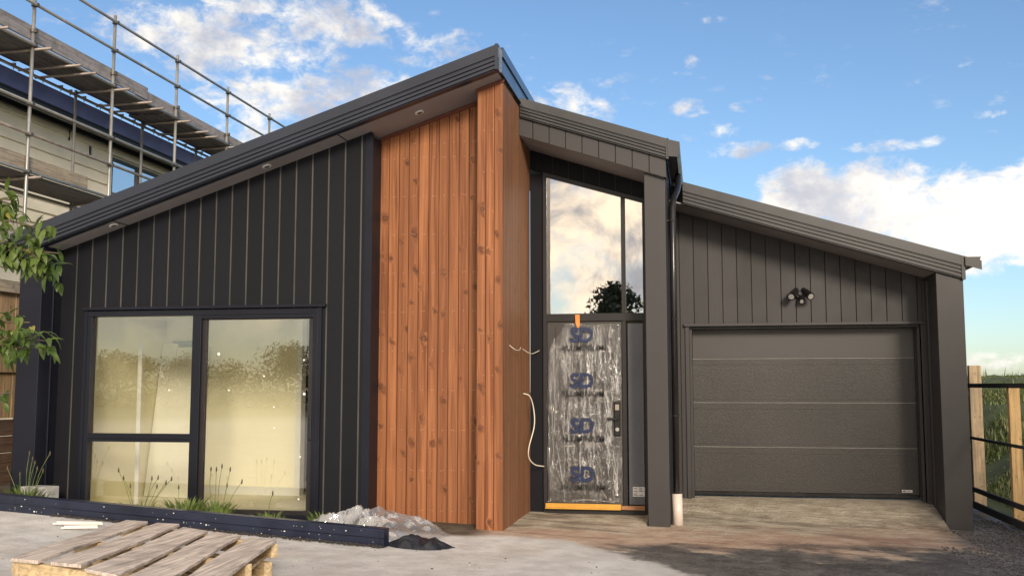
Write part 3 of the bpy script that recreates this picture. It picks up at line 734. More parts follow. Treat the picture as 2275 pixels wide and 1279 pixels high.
# ------------------------------------------------------------------ small things fixed to the house
for i, (x, y, lb) in enumerate(((-2.90, 10.16, 'round soffit downlight nearest the roof peak above the pine wall'), (-4.55, 10.02, 'round soffit downlight in the middle above the sliding door'), (-6.33, 10.02, 'round soffit downlight lowest near the left corner'))):
    z0 = zLs(x)-.002; th = thing('downlight', lb, 'downlight', (x, y, z0), 'downlights in the sloping soffit')
    sl = math.atan(SL); ux = Vector((math.cos(sl), 0, math.sin(sl))); uz = Vector((-math.sin(sl), 0, math.cos(sl)))
    c0 = Vector((x, y, z0))
    mb = MB(); mb.tube([c0, c0-uz*.012], .048, 20); obj('rim', mb, M['white'], th)
    mb = MB(); mb.tube([c0-uz*.0125, c0-uz*.015], .030, 20); obj('lens', mb, M['coupler'], th)

L = thing('security_light', 'black twin-head security light on the boards above the garage door', 'wall light', (1.21, YG, 2.57))
mb = MB(); mb.tube([(1.21, YG, 2.575), (1.21, YG-.055, 2.575)], [.052, .042], 20); mb.tube([(1.21, YG-.04, 2.57), (1.21, YG-.10, 2.585)], .022, 12); obj('wall_base', mb, M['black'], L, smooth=False)
for s_ in (-1, 1):
    p0 = Vector((1.21+s_*.02, YG-.08, 2.60)); p1 = p0+Vector((s_*.05, -.03, .0)); p2 = p1+Vector((s_*.045, -.10, -.065))
    mb = MB(); mb.tube([p0, p1], .016, 10); mb.tube([p1-Vector((s_*.03, -.05, -.035)), p1, p2], [.030, .040, .050], 20); hd = obj('lamp_head', mb, M['black'], L, smooth=False)
    dn = (p2-p1).normalized(); mb = MB(); mb.tube([p2+dn*.001, p2+dn*.004], .035, 20); obj('lamp_lens', mb, M['lens'], hd)
mb = MB(); mb.tube([(1.215, YG-.07, 2.55), (1.225, YG-.09, 2.505), (1.225, YG-.115, 2.488)], [.018, .03, .028], 16); sn = obj('motion_sensor', mb, M['black'], L)
mb = MB(); mb.tube([(1.225, YG-.116, 2.487), (1.225, YG-.128, 2.478)], .022, 16); obj('sensor_lens', mb, M['lens'], sn)

# plastic film on the door
F = thing('plastic_film', 'crinkled clear protective film printed in blue and black over the front door', 'plastic film', (-1.35, YDoor-.03, .1))
mb = MB(); nxs, nzs = 60, 120; rr = random.Random(2)
def edgeL(z):
    q = (z-.12)/(2.16-.12)
    if q > .9: return -1.73+.10*((q-.9)/.1)+.06*max(0, (q-.8)/.2)
    if q > .72: return -1.775+.045*((q-.72)/.18)
    return -1.775+.01*math.sin(q*20)
for j in range(nzs+1):
    z0 = .115+(2.165-.115)*j/nzs
    for i in range(nxs+1):
        a = edgeL(z0); b = -.918; xx = a+(b-a)*i/nxs
        wv = .010*mnoise.noise(Vector((xx*22, 0, z0*2.2)))+.007*mnoise.noise(Vector((xx*9, 3, z0*9)))+.004*mnoise.noise(Vector((xx*60, 7, z0*6)))
        e_ = .012*max(0, 1-(xx-a)/.12)
        mb.v.append((xx+.004*math.sin(z0*40+i), YDoor-.022+wv-e_, z0+.012*mnoise.noise(Vector((xx*6, z0*3, 1)))*(1 if j in (0, nzs) else .2)))
for j in range(nzs):
    for i in range(nxs):
        z0 = .115+2.05*(j+.5)/nzs; xx = -1.775+.857*(i+.5)/nxs
        if .86 < z0 < 1.28 and xx > -1.02: continue
        n_ = nxs+1; mb.face((j*n_+i, j*n_+i+1, (j+1)*n_+i+1, (j+1)*n_+i))
fm = obj('film_sheet', mb, M['film'], F, smooth=True)
mb = MB()   # long folds, made whiter than the sheet to read as caught light
for (pts, r_) in (([(-1.70, 2.0), (-1.71, 1.6), (-1.69, 1.2), (-1.70, .9)], .006), ([(-1.76, 1.5), (-1.72, 1.1), (-1.70, .6), (-1.73, .35)], .005), ([(-1.68, .8), (-1.63, .5), (-1.58, .17)], .007),
                  ([(-1.40, 2.05), (-1.38, 1.8), (-1.39, 1.62)], .004), ([(-1.30, 1.4), (-1.25, 1.0), (-1.17, .6), (-1.12, .25)], .004), ([(-1.23, .5), (-1.20, .35), (-1.10, .16)], .006),
                  ([(-1.20, 2.1), (-1.19, 1.7), (-1.2, 1.4)], .003), ([(-1.02, 2.1), (-.99, 1.8), (-.98, 1.45)], .004), ([(-1.08, 2.1), (-1.07, 1.7), (-1.06, 1.35)], .003), ([(-1.5, .14), (-1.3, .15), (-1.05, .13)], .005)):
    P = [Vector((p[0]+.006*math.sin(p[1]*17), YDoor-.04, p[1])) for p in pts]
    fine = []
    for a, b in zip(P[:-1], P[1:]):
        for k in range(6): fine.append(a.lerp(b, k/6)+Vector((.004*rr.uniform(-1, 1), .003*rr.uniform(-1, 1), 0)))
    fine.append(P[-1]); mb.tube(fine, [r_*(.4+.6*rr.random()) for _ in fine], 6)
for k in range(90):
    x0 = rr.uniform(-1.62, -.95); z0 = rr.uniform(.2, 1.9); ln = rr.uniform(.12, .6)
    if x0 > -1.03: z0 = rr.choice((.2, 1.35)); ln = min(ln, .5)
    pp = [Vector((x0+.007*rr.uniform(-1, 1)+.01*math.sin(q*2+k), YDoor-.038, min(2.12, z0+ln*q/9))) for q in range(10)]
    mb.tube(pp, [.0026*rr.random()+.0006 for _ in pp], 5)
obj('fold', mb, clear_film('film_folds', .62, .5, .3, 30., (1, 1, 1), .15), F)
for zc in (2.03, 1.50, .98, .43):
    text_mesh('logo', 'SD', .23, (-1.375, YDoor-.056, zc), M['blue_ink'], F, .06, .008)
    mb = MB(); mb.tube(bez([(-1.49, YDoor-.060, zc-.045), (-1.42, YDoor-.060, zc-.02), (-1.33, YDoor-.060, zc+.03), (-1.25, YDoor-.060, zc+.02)], 5), [.0005]+[.0018]*14+[.0005], 5); obj('logo_swoosh', mb, M['pipe'], F)
    text_mesh('lettering', 'ALUMINIUM', .094, (-1.36, YDoor-.066, zc-.145), M['black_ink'], F, 0, .0006)
mb = MB(); mb.hexa([(-1.44, YDoor-.052, 2.16), (-1.39, YDoor-.052, 2.17), (-1.39, YDoor-.045, 2.17), (-1.44, YDoor-.045, 2.16), (-1.445, YDoor-.05, 2.275), (-1.392, YDoor-.05, 2.275), (-1.392, YDoor-.046, 2.275), (-1.445, YDoor-.046, 2.275)])
mb.hexa([(-1.42, YDoor-.056, 2.12), (-1.395, YDoor-.056, 2.13), (-1.395, YDoor-.05, 2.13), (-1.42, YDoor-.05, 2.12), (-1.437, YDoor-.056, 2.17), (-1.392, YDoor-.056, 2.17), (-1.392, YDoor-.05, 2.17), (-1.437, YDoor-.05, 2.17)])
tag(obj('tape_tag', mb, M['orange'], loc=(-1.42, YDoor-.05, 2.2)), 'small orange tape tag at the top of the front door film', 'tape tag')
mb = MB(); mb.box(-1.80, -.93, YDoor-.065, YDoor-.031, .045, .105); mb.box(-1.80, -.93, YDoor-.10, YDoor-.066, .045, .06)
tag(obj('sill_strip', mb, M['amber'], loc=(-1.4, YDoor-.05, .05), bevel=.002), 'amber yellow strip covering the sill under the front door', 'sill strip')
mb = MB(); mb.hexa([(-.925, YDoor-.08, .05), (-.66, YDoor-.06, .045), (-.66, YDoor-.032, .045), (-.925, YDoor-.032, .05), (-.925, YDoor-.08, .09), (-.66, YDoor-.06, .095), (-.66, YDoor-.032, .095), (-.925, YDoor-.032, .09)])
tag(obj('timber_offcut', mb, M['amber2'], loc=(-.8, YDoor-.05, .05)), 'short orange-brown timber piece on the sill under the sidelight', 'timber offcut')
mb = MB(); mb.tube(bez([(-1.989, 11.35, 1.36), (-1.93, 11.42, 1.33), (-1.90, 11.5, 1.20), (-1.89, 11.5, 1.0), (-1.945, 11.45, .75), (-1.95, 11.5, .63), (-1.90, 11.6, .55), (-1.82, 11.76, .52)]), .0065, 8)
tag(obj('electric_cable', mb, M['wire'], loc=(-1.9, 11.5, .55), smooth=True), 'long white cable curling out beside the front door frame', 'cable', 'loose wires by the entry')
mb = MB(); mb.tube(bez([(-1.989, 10.5, 1.87), (-1.95, 10.6, 1.83), (-1.94, 10.8, 1.83), (-1.95, 10.95, 1.865)]), .004, 6)
tag(obj('electric_cable', mb, M['wire'], loc=(-1.95, 10.7, 1.85)), 'short thin wire on the ribbed timber side, further from the door', 'cable', 'loose wires by the entry')
mb = MB(); mb.tube(bez([(-1.989, 11.3, 1.86), (-1.94, 11.45, 1.82), (-1.92, 11.6, 1.82), (-1.87, 11.75, 1.86)]), .004, 6)
tag(obj('electric_cable', mb, M['wire'], loc=(-1.93, 11.5, 1.85)), 'short thin wire reaching from the timber side to the door frame', 'cable', 'loose wires by the entry')

# ------------------------------------------------------------------ beam, plastic, block, weeds
A = Vector((-2.78, 8.72, 0)); B = Vector((-8.6, 9.62, 0)); dv = (B-A).normalized(); nv = Vector((dv.y, -dv.x, 0))
if nv.y > 0: nv = -nv
zA, zB = .02, .225
prof = [(0, .0), (.0, .085), (.012, .09), (.012, .10), (.0, .105), (.0, .158), (-.014, .168), (-.11, .168), (-.11, .0)]
mb = MB(); n0 = 0
for q, zq in ((A, zA), (B, zB)):
    for (o_, h_) in prof: p = q+nv*o_; mb.v.append((p.x, p.y, zq+h_))
k = len(prof)
for i in range(k): mb.face((i, (i+1) % k, k+(i+1) % k, k+i))
mb.face(list(range(k))[::-1]); mb.face([k+i for i in range(k)])
bt = thing('steel_beam', 'long navy blue steel beam lying across the ground in front of the window', 'steel beam', (-5.2, 9.1, .1))
obj('beam_body', mb, M['beam'], bt, bevel=.003)
mb = MB(); rb = random.Random(8)
for i in range(70):
    q = rb.random(); p = A.lerp(B, q)+nv*(.001+.0); z = zA+(zB-zA)*q+rb.choice([.03, .05, .06, .07, .125, .14])
    s_ = .0015+.0040*rb.random()**3
    mb.obox((p.x, p.y, z), dv*s_*1.6, nv*.0012, (0, 0, s_))
obj('paint_chip', mb, M['white'], bt)
mb = MB()
for i in range(900):
    q = rb.random()*.62; p = A.lerp(B, q)+nv*(.005+.08*rb.random()**2)
    pebble(mb, p.x, p.y, gz(p.x, p.y)+.012, .006+.012*rb.random(), rb)
o = obj('soil_debris', mb, M['debris']); o['kind'] = 'stuff'

def crumple(name, cx, cy, z0, w, d, h, seed, mat, res=44, loc=None):
    mb = MB(); n = res
    for j in range(n+1):
        for i in range(n+1):
            u = i/n*2-1; v = j/n*2-1; r_ = math.sqrt(u*u+v*v)
            ed = 1+.16*mnoise.noise(Vector((math.atan2(v, u)*1.2, seed, 0)))
            x = cx+u*w*ed; y = cy+v*d*ed
            base = max(0, 1-r_**2.2/1.15)
            rdg = 1-abs(mnoise.noise(Vector((x*4.2, y*5, seed))))*2.4
            rd2 = abs(mnoise.noise(Vector((x*9, y*11, seed+4))))
            z = z0+h*base*(.55+.5*rdg)+.035*rd2*(.4+base)+h*.35*base*mnoise.noise(Vector((x*2.6, y*2, seed+9)))
            mb.v.append((x+.02*mnoise.noise(Vector((x*12, y*12, 5))), y, max(z, z0)))
    for j in range(n):
        for i in range(n):
            a = i/n*2-1; b = j/n*2-1
            if a*a+b*b > 1.12: continue
            mb.face((j*(n+1)+i, j*(n+1)+i+1, (j+1)*(n+1)+i+1, (j+1)*(n+1)+i))
    return obj(name, mb, mat, loc=loc or (cx, cy, z0))
tag(crumple('plastic_sheet', -3.13, 9.42, .02, .72, .46, .26, 3, M['film2'], 70), 'large crumpled clear plastic sheet heaped against the pine wall behind the beam', 'plastic sheet')
tag(crumple('plastic_sheet', -4.45, 9.55, .07, .42, .16, .09, 8, M['film2'], 40), 'low strip of crumpled clear plastic on the ground under the sliding door', 'plastic sheet')
tag(crumple('tarpaulin', -2.52, 8.92, .0, .32, .18, .12, 15, plain('black_tarp', (.013, .015, .022), .45, 0, .4, 20, bump=.3), 40), 'crumpled black scrap of tarpaulin at the right end of the navy beam', 'tarpaulin')
mb = MB(); mb.obox((-6.95, 9.83, .29), (.17, -.02, 0), (.012, .09, 0), (0, 0, .095))
tag(obj('concrete_block', mb, M['conc'], loc=(-6.95, 9.83, .2), bevel=.008), 'grey concrete block behind the beam near the left weeds', 'concrete block')

def weed(name, x, y, h, nl, stems, label, spread=.12, seed=1):
    z0 = gz(x, y)+.0; th = thing(name, label, 'weed', (x, y, z0), 'weed clumps along the wall'); r_ = random.Random(seed)
    mb = MB()
    for i in range(int(nl*1.5)):
        a = r_.random()*6.28; rr_ = spread*r_.random()
        hh = h*1.25*(.45+.6*r_.random()); out = hh*(.25+.6*r_.random())
        px, py = x+math.cos(a)*rr_, y+math.sin(a)*rr_*.6; w = .007+.008*r_.random(); n = len(mb.v); tx, ty = -math.sin(a), math.cos(a)
        for k in range(6):
            f_ = k/5; ww = w*math.sin(min(1, .25+f_*.9)*math.pi*.98)+.0004; ox = out*f_**1.6; zz = hh*(f_-.35*f_**3)
            mb.v += [(px+math.cos(a)*ox-tx*ww, py+math.sin(a)*ox*.6-ty*ww, z0+zz), (px+math.cos(a)*ox+tx*ww, py+math.sin(a)*ox*.6+ty*ww, z0+zz)]
        for k in range(5): mb.face((n+2*k, n+2*k+1, n+2*k+3, n+2*k+2))
    obj('leaves', mb, M['weed'], th, smooth=True)
    for (dx, hs, ln) in stems:
        mb = MB(); p0 = Vector((x+dx*.3, y, z0)); p1 = Vector((x+dx*.8, y-.01, z0+hs*.6)); p2 = Vector((x+dx+ln, y, z0+hs))
        mb.tube(bez([p0, p1, p2], 4), .0028, 5); mb.tube([p2-Vector((0, 0, .022)), p2, p2+Vector((ln*.05, 0, .030))], [.004, .009, .003], 6, 1)
        obj('flower_stem', mb, [M['weed'], M['seed']], th, smooth=True)
weed('weed', -7.0, 9.70, .28, 100, [(-.20, .40, -.05), (-.10, .34, 0), (-.02, .56, .02), (.02, .50, .02), (.04, .46, .03), (.08, .40, .02), (.02, .36, 0), (.14, .38, .03), (.16, .56, .08)], 'tall weed clump with thin flower stems at the far left corner', .20, 1)
weed('weed', -5.75, 9.75, .16, 26, [(-.18, .44, -.06), (-.12, .36, -.06), (-.1, .28, 0), (.14, .36, 0), (.16, .37, .05), (.2, .28, 0), (.26, .32, .04), (.3, .36, .06)], 'sparse clump of seed stems in front of the lower left window pane', .22, 2)
weed('weed', -5.20, 9.70, .25, 90, [(-.08, .3, 0)], 'dense leafy green clump below the window centre post', .22, 3)
weed('weed', -4.85, 9.70, .23, 80, [(-.10, .50, .02), (-.02, .50, .0), (.02, .53, .02), (.12, .5, .01), (.10, .34, 0), (.2, .38, .06)], 'green clump with tall dark seed heads before the sliding door', .16, 4)
weed('weed', -4.25, 9.62, .15, 50, [(.0, .30, .03)], 'small low weed clump before the right end of the sliding door', .14, 5)
weed('weed', -3.68, 9.55, .22, 34, [], 'spiky green clump against the charcoal wall beside the plastic', .12, 6)
weed('weed', -3.18, 9.35, .16, 22, [], 'bright green leaves poking out of the crumpled plastic', .06, 7)

# white trim offcuts on the slab
for (p, a, l_, lb) in (((-5.75, 8.72, .165), .12, .24, 'white plastic offcut nearest the beam, left of the pallet'), ((-5.62, 8.55, .155), .30, .16, 'shorter white plastic offcut lying just in front of the other')):
    mb = MB(); mb.obox(p, (l_*math.cos(a), l_*math.sin(a), 0), (-.012*math.sin(a), .012*math.cos(a), 0), (0, 0, .007)); mb.obox((p[0], p[1]+.012, p[2]+.009), (l_*.9*math.cos(a), l_*.9*math.sin(a), 0), (-.003, .003, 0), (0, 0, .008))
    tag(obj('trim_offcut', mb, M['white_trim'], loc=p), lb, 'offcut', 'white offcuts on the slab')
mb = MB(); mb.obox((-5.35, 6.75, .10), (.15, .05, 0), (-.03, .06, 0), (0, 0, .05)); tag(obj('brick', mb, M['brick'], loc=(-5.35, 6.75, .05), bevel=.01), 'broken red brick on the soil left of the pallet', 'brick')

# ------------------------------------------------------------------ pallet
P = thing('wooden_pallet', 'weathered grey wooden pallet with five wide top slats', 'pallet', (-3.8, 7.0, .05))
zT = .33
nearL, nearR = Vector((-4.44, 6.02, zT)), Vector((-2.66, 5.28, zT)); farL, farR = Vector((-4.76, 7.90, zT)), Vector((-3.06, 7.08, zT))
rp = random.Random(4)
for i in range(5):
    a = (i+.0)/4.0*.838; b = a+.162
    n0_, n1_ = nearL.lerp(nearR, a), nearL.lerp(nearR, b); f0, f1 = farL.lerp(farR, a), farL.lerp(farR, b)
    mb = MB(); S_ = 10; off = rp.uniform(-.04, .05); tl = rp.uniform(-.008, .01)
    sl_ = []
    for k in range(S_+1):
        q = k/S_; wv = .004*math.sin(q*7+i); l0 = n0_.lerp(f0, q); l1 = n1_.lerp(f1, q); d_ = (f0-n0_).normalized()*off
        j0 = rp.uniform(-.004, .004); j1 = rp.uniform(-.004, .004)
        l0 = l0+d_+(l1-l0).normalized()*j0; l1 = l1+d_+(l1-l0).normalized()*j1
        sl_.append((l0, l1, wv))
    n = 0
    for (l0, l1, wv) in sl_:
        mb.v += [(l0.x, l0.y, zT-.022+wv+tl), (l1.x, l1.y, zT-.022+wv-tl), (l1.x, l1.y, zT+wv-tl), (l0.x, l0.y, zT+wv+tl)]
    for k in range(S_):
        b0 = 4*k
        for e in range(4): mb.face((b0+e, b0+(e+1) % 4, b0+4+(e+1) % 4, b0+4+e))
    mb.face((0, 1, 2, 3)); mb.face((4*S_+3, 4*S_+2, 4*S_+1, 4*S_))
    obj('top_slat', mb, M['pallet'], P, bevel=.003)
for q in (.03, .5, .955):
    a = nearL.lerp(farL, q); b = nearR.lerp(farR, q); mid = (a+b)/2; hv = (b-a)/2; pn = Vector((hv.y, -hv.x, 0)).normalized()*.028
    mb = MB(); mb.obox((mid.x, mid.y, zT-.022-.052), hv*.995, pn, (0, 0, .048)); obj('bearer', mb, M['pallet2'], P, bevel=.004)
for q in (.1, .9):
    a = nearL.lerp(nearR, q); b = farL.lerp(farR, q); mid = (a+b)/2; hv = (b-a)/2; pn = Vector((hv.y, -hv.x, 0)).normalized()*.06
    mb = MB(); mb.obox((mid.x, mid.y, zT-.022-.100-.012), hv, pn, (0, 0, .011)); obj('bottom_slat', mb, M['pallet2'], P)
# second pallet below it
P2 = thing('wooden_pallet', 'fresh yellow timber pallet mostly hidden under the grey one', 'pallet', (-3.8, 7.0, .0))
for q in (.06, .5, .9):
    a = nearL.lerp(farL, q); b = nearR.lerp(farR, q); mid = (a+b)/2; hv = (b-a)/2*.96; pn = Vector((hv.y, -hv.x, 0)).normalized()*.035
    mb = MB(); mb.obox((mid.x, mid.y, .135), hv, pn, (0, 0, .055)); obj('bearer', mb, M['pallet2'], P2, bevel=.004)
for q in (.08, .5, .92):
    a = nearL.lerp(nearR, q); b = farL.lerp(farR, q); mid = (a+b)/2; hv = (b-a)/2*.98; pn = Vector((hv.y, -hv.x, 0)).normalized()*.06
    mb = MB(); mb.obox((mid.x, mid.y, .068), hv, pn, (0, 0, .011)); obj('bottom_slat', mb, M['pallet2'], P2)

# ------------------------------------------------------------------ right boundary rails
XF = 3.45
F2 = thing('boundary_fence', 'unfinished fence of dark rails and pale posts right of the garage', 'fence', (XF, 13, 0))
for (y, z0, z1, w, mm) in ((14.35, -.15, 1.72, .15, 'fpost2'), (12.62, -.12, 1.46, .12, 'fpost')):
    mb = MB(); mb.box(XF+.03, XF+.03+w, y, y+.09, z0, z1); obj('post', mb, M[mm], F2, bevel=.004)
for (za, zb, th_) in ((1.44, 1.455, .055), (.765, .775, .035), (.10, .11, .06), (-.10, -.09, .09)):
    mb = MB(); mb.hexa([(XF, 9.5, za-th_/2), (XF+.028, 9.5, za-th_/2), (XF+.028, 14.34, zb-th_/2), (XF, 14.34, zb-th_/2), (XF, 9.5, za+th_/2), (XF+.028, 9.5, za+th_/2), (XF+.028, 14.34, zb+th_/2), (XF, 14.34, zb+th_/2)])
    obj('rail', mb, M['frail'], F2)
ro = random.Random(6)
for i, lb in enumerate(('pale timber offcut nearest the camera between the lower rails', 'pale timber offcut at the foot of the fence post', 'split timber offcut lying behind the lower fence rail')):
    x, y = 3.62+.05*i, 12.35-.18*i; a = ro.random()*3; mb = MB(); mb.obox((x, y, .0), (.09*math.cos(a), .09*math.sin(a), .01), (-.035*math.sin(a), .035*math.cos(a), 0), (0, 0, .035))
    tag(obj('timber_offcut', mb, M['ochre'], loc=(x, y, -.03), bevel=.006), lb, 'timber offcut', 'offcuts by the right fence')

# ------------------------------------------------------------------ left boundary: fence on sleepers
F3 = thing('timber_fence', 'brown paling fence on dark sleepers behind the left corner', 'fence', (-8.6, 14, .3))
mb = MB(); yy = 9.0; r3 = random.Random(9)
while yy < 20:
    w = .14; dx = r3.uniform(-.006, .006); mb.box(-8.62+dx, -8.60+dx, yy, yy+w-.006, 1.05, 2.62); yy += w
obj('palings', mb, M['fence'], F3)
mb = MB(); mb.box(-8.66, -8.54, 9, 20, 2.62, 2.75); obj('cap_rail', mb, M['toe_b'], F3)
mb = MB(); mb.box(-8.6, -8.56, 9, 20, 1.62, 1.70); obj('cross_rail', mb, M['fence'], F3)
for k in range(4):
    mb = MB(); mb.box(-8.63, -8.58, 9, 20, .2+.21*k, .40+.21*k); obj('sleeper', mb, M['sleeper'], F3, bevel=.006)

# ------------------------------------------------------------------ neighbour house
N = thing('neighbour_house', 'two-storey cream weatherboard house with blue fascia behind the scaffold', 'house', (-13, 18, 0))
XN = -12.4
mb = MB(); z = 6.66; wy0, wy1, wz0, wz1 = 19.42, 22.3, 5.05, 6.36
while z > 0:
    za, zb = z-.235, z
    def plk(y0, y1):
        if y1-y0 < .02: return
        mb.hexa([(XN-.03, y0, za), (XN+.045, y0, za), (XN+.045, y1, za), (XN-.03, y1, za), (XN-.03, y0, zb), (XN+.006, y0, zb), (XN+.006, y1, zb), (XN-.03, y1, zb)])
    if zb > wz0 and za < wz1: plk(11, wy0); plk(wy1, 24.5)
    else: plk(11, 24.5)
    z -= .235
mb.box(XN-6, XN-.03, 11, 24.5, 0, 6.655)
obj('wall', mb, M['wboard'], N)
mb = MB(); mb.box(XN-.1, XN+.549, 10.8, 24.7, 6.66, 6.69); obj('soffit', mb, M['ngut'], N)
mb = MB(); mb.box(XN+.55, XN+.575, 10.8, 24.7, 6.68, 6.99); obj('fascia', mb, M['nblue'], N)
mb = MB(); mb.profile_y([(0, 0), (.09, 0), (.12, .05), (.12, .13), (.11, .13), (.1, .05), (.01, .01), (0, .13)], (XN+.40, 10.8, 6.53), (XN+.40, 24.7, 6.53))
mb.box(XN+.03, XN+.10, 10.8, 24.6, 6.56, 6.659)
obj('gutter', mb, M['ngut'], N)
mb = MB(); mb.hexa([(XN-3, 10.8, 7.5), (XN+.549, 10.8, 6.93), (XN+.549, 24.7, 6.93), (XN-3, 24.7, 7.5), (XN-3, 10.8, 7.55), (XN+.549, 10.8, 6.98), (XN+.549, 24.7, 6.98), (XN-3, 24.7, 7.55)]); obj('roof', mb, M['nblue'], N)
mb = MB(); Xg = XN+.03
for (y0, y1, z0, z1) in ((wy0, wy1, wz0, wz0+.06), (wy0, wy1, wz1-.06, wz1), (wy0, wy0+.06, wz0+.06, wz1-.06), (wy1-.06, wy1, wz0+.06, wz1-.06), (20.45, 20.51, wz0+.06, wz1-.06), (21.5, 21.56, wz0+.06, wz1-.06)):
    mb.box(XN-.04, Xg, y0, y1, z0, z1)
w_ = obj('window', mb, M['ngut'], N)
mb = MB(); mb.box(XN-.02, XN-.012, wy0+.06, wy1-.06, wz0+.06, wz1-.06); obj('pane', mb, M['nglass'], w_)
mb = MB(); mb.box(XN+.031, XN+.045, wy0-.10, wy0-.001, wz0-.05, wz1+.05); mb.box(XN+.031, XN+.045, wy1+.001, wy1+.1, wz0-.05, wz1+.05); mb.box(XN+.031, XN+.045, wy0-.1, wy1+.1, wz1+.051, wz1+.13); obj('window_trim', mb, M['white_trim'], w_)
mb = MB(); mb.box(XN+.03, XN+.045, 17.9, 17.93, 6.35, 6.6); mb.box(XN+.03, XN+.045, 18.6, 18.66, 6.15, 6.40); obj('bracket', mb, M['ngut'], N)

# ------------------------------------------------------------------ scaffold
S = thing('scaffold', 'two-level galvanised tube scaffold along the neighbouring house', 'scaffold', (-11.2, 18, 0))
XO, XI = -10.9, -11.67; YS = [12.35+2.35*i for i in range(6)]
rs = random.Random(12)
for i, y in enumerate(YS):
    mb = MB(); mb.tube([(XO, y, .1), (XO, y, 8.50)], .030, 12); obj('standard', mb, M['galv'], S, smooth=True)
    if i < 5:
        mb = MB(); mb.tube([(XI, y, .1), (XI, y, 7.08)], .028, 12); obj('standard', mb, M['galv'], S, smooth=True)
    for z in (8.36, 7.81, 7.36, 7.12, 6.12, 5.60, 4.97):
        mb = MB(); mb.tube([(XO, y, z-.022), (XO, y, z+.022)], .052, 10); mb.box(XO-.02, XO+.075, y-.03, y+.03, z-.03, z+.03); obj('coupler', mb, M['coupler'], S)
    mb = MB(); mb.tube([(XI-.15, y+.04, 7.04), (XO+.33, y+.04, 7.06)], .026, 10); obj('transom', mb, M['galv2'], S, smooth=True)
    if i < 5:
        mb = MB(); mb.tube([(XI-.15, y+.9, 7.03), (XO+.30, y+.9, 7.05)], .024, 10); obj('transom', mb, M['galv2'], S, smooth=True)
        mb = MB(); mb.tube([(XI-.15, y+1.35, 7.03), (XO+.30, y+1.35, 7.05)], .024, 10); obj('transom', mb, M['galv2'], S, smooth=True)
    if i < 3:
        mb = MB(); mb.tube([(XI-.15, y+.04, 4.86), (XO+.25, y+.04, 4.88)], .026, 10); obj('transom', mb, M['galv2'], S, smooth=True)
for z, nm, y1, mm in ((8.36, 'guard_rail', 25.5, 'galv'), (7.81, 'guard_rail', 25.2, 'galv'), (7.12, 'ledger', 22.9, 'galv'), (6.12, 'guard_rail', 25, 'galv'), (5.60, 'guard_rail', 22.8, 'galv2'), (4.97, 'ledger', 17.5, 'galv')):
    mb = MB(); mb.tube([(XO+.045, 11.5, z), (XO+.045, y1, z)], .027, 12); obj(nm, mb, M[mm], S, smooth=True)
mb = MB(); mb.tube([(XI-.02, 11.5, 7.0), (XI-.02, 22.7, 7.0)], .027, 10); obj('ledger', mb, M['galv2'], S, smooth=True)
mb = MB(); mb.tube([(XI-.02, 11.5, 4.84), (XI-.02, 18.2, 4.84)], .027, 10); obj('ledger', mb, M['galv2'], S, smooth=True)
for k in range(4):
    x0 = XI-.05+.205*k
    for (y0, y1) in ((11.6, 15.3), (15.15, 19.1), (18.95, 22.7)):
        mb = MB(); dz = rs.uniform(0, .012)+(.04 if y0 == 15.15 else 0); mb.box(x0, x0+.198, y0, y1+rs.uniform(-.1, .1), 7.085+dz, 7.123+dz); obj('plank', mb, M['plank'], S)
    mb = MB(); mb.box(x0, x0+.198, 11.6, 17.2+rs.uniform(-.2, .5), 4.91, 4.948); obj('plank', mb, M['plank'], S)
for (y0, y1, z0, dx, mm, zt_) in ((11.4, 18.35, 7.22, .0, 'toe', .25), (18.0, 22.85, 7.17, -.03, 'toe', .24), (11.4, 16.45, 5.02, 0, 'toe_b', .23)):
    mb = MB(); mb.box(XO-.075+dx, XO-.040+dx, y0, y1, z0, z0+zt_); obj('toe_board', mb, M[mm], S, bevel=.003)
for i in range(22):
    y = 13.2+.42*i+.2*rs.random(); mb = MB(); mb.box(XI-.14, XI-.05, y, y+.03, 7.04, 7.085); mb.tube([(XI-.08, y+.01, 7.05), (XI-.09, y+.02, 6.97)], [.015, .006], 6)
    obj('plank_clip', mb, M['coupler'], S)

# ------------------------------------------------------------------ shrub branch at the left edge
T = thing('shrub', 'broad-leaved green shrub reaching in at the left edge', 'shrub', (-3.75, 4.45, 0))
rt = random.Random(21)
def Lf(mb, p, d, up, l, w, m=0):
    d = d.normalized(); s_ = d.cross(up).normalized(); u_ = s_.cross(d).normalized(); n = len(mb.v); K = 6
    for k in range(K+1):
        f_ = k/K; ww = w*math.sin(math.pi*min(1, f_*.96+.02))**.8; c = p+d*l*f_+u_*(-.55*l*f_*f_)
        mb.v += [tuple(c-s_*ww+u_*ww*.35), tuple(c), tuple(c+s_*ww+u_*ww*.35)]
    for k in range(K):
        b = n+3*k; mb.face((b, b+1, b+4, b+3), m); mb.face((b+1, b+2, b+5, b+4), m)
lm = MB()
br = []
trunkmb = MB(); trunkmb.tube(bez([(-3.75, 4.45, 0), (-3.72, 4.45, .8), (-3.78, 4.45, 1.6), (-3.70, 4.5, 2.3)]), [.03]*20+[.022]*5, 8); obj('trunk', trunkmb, M['bark'], T, smooth=True)
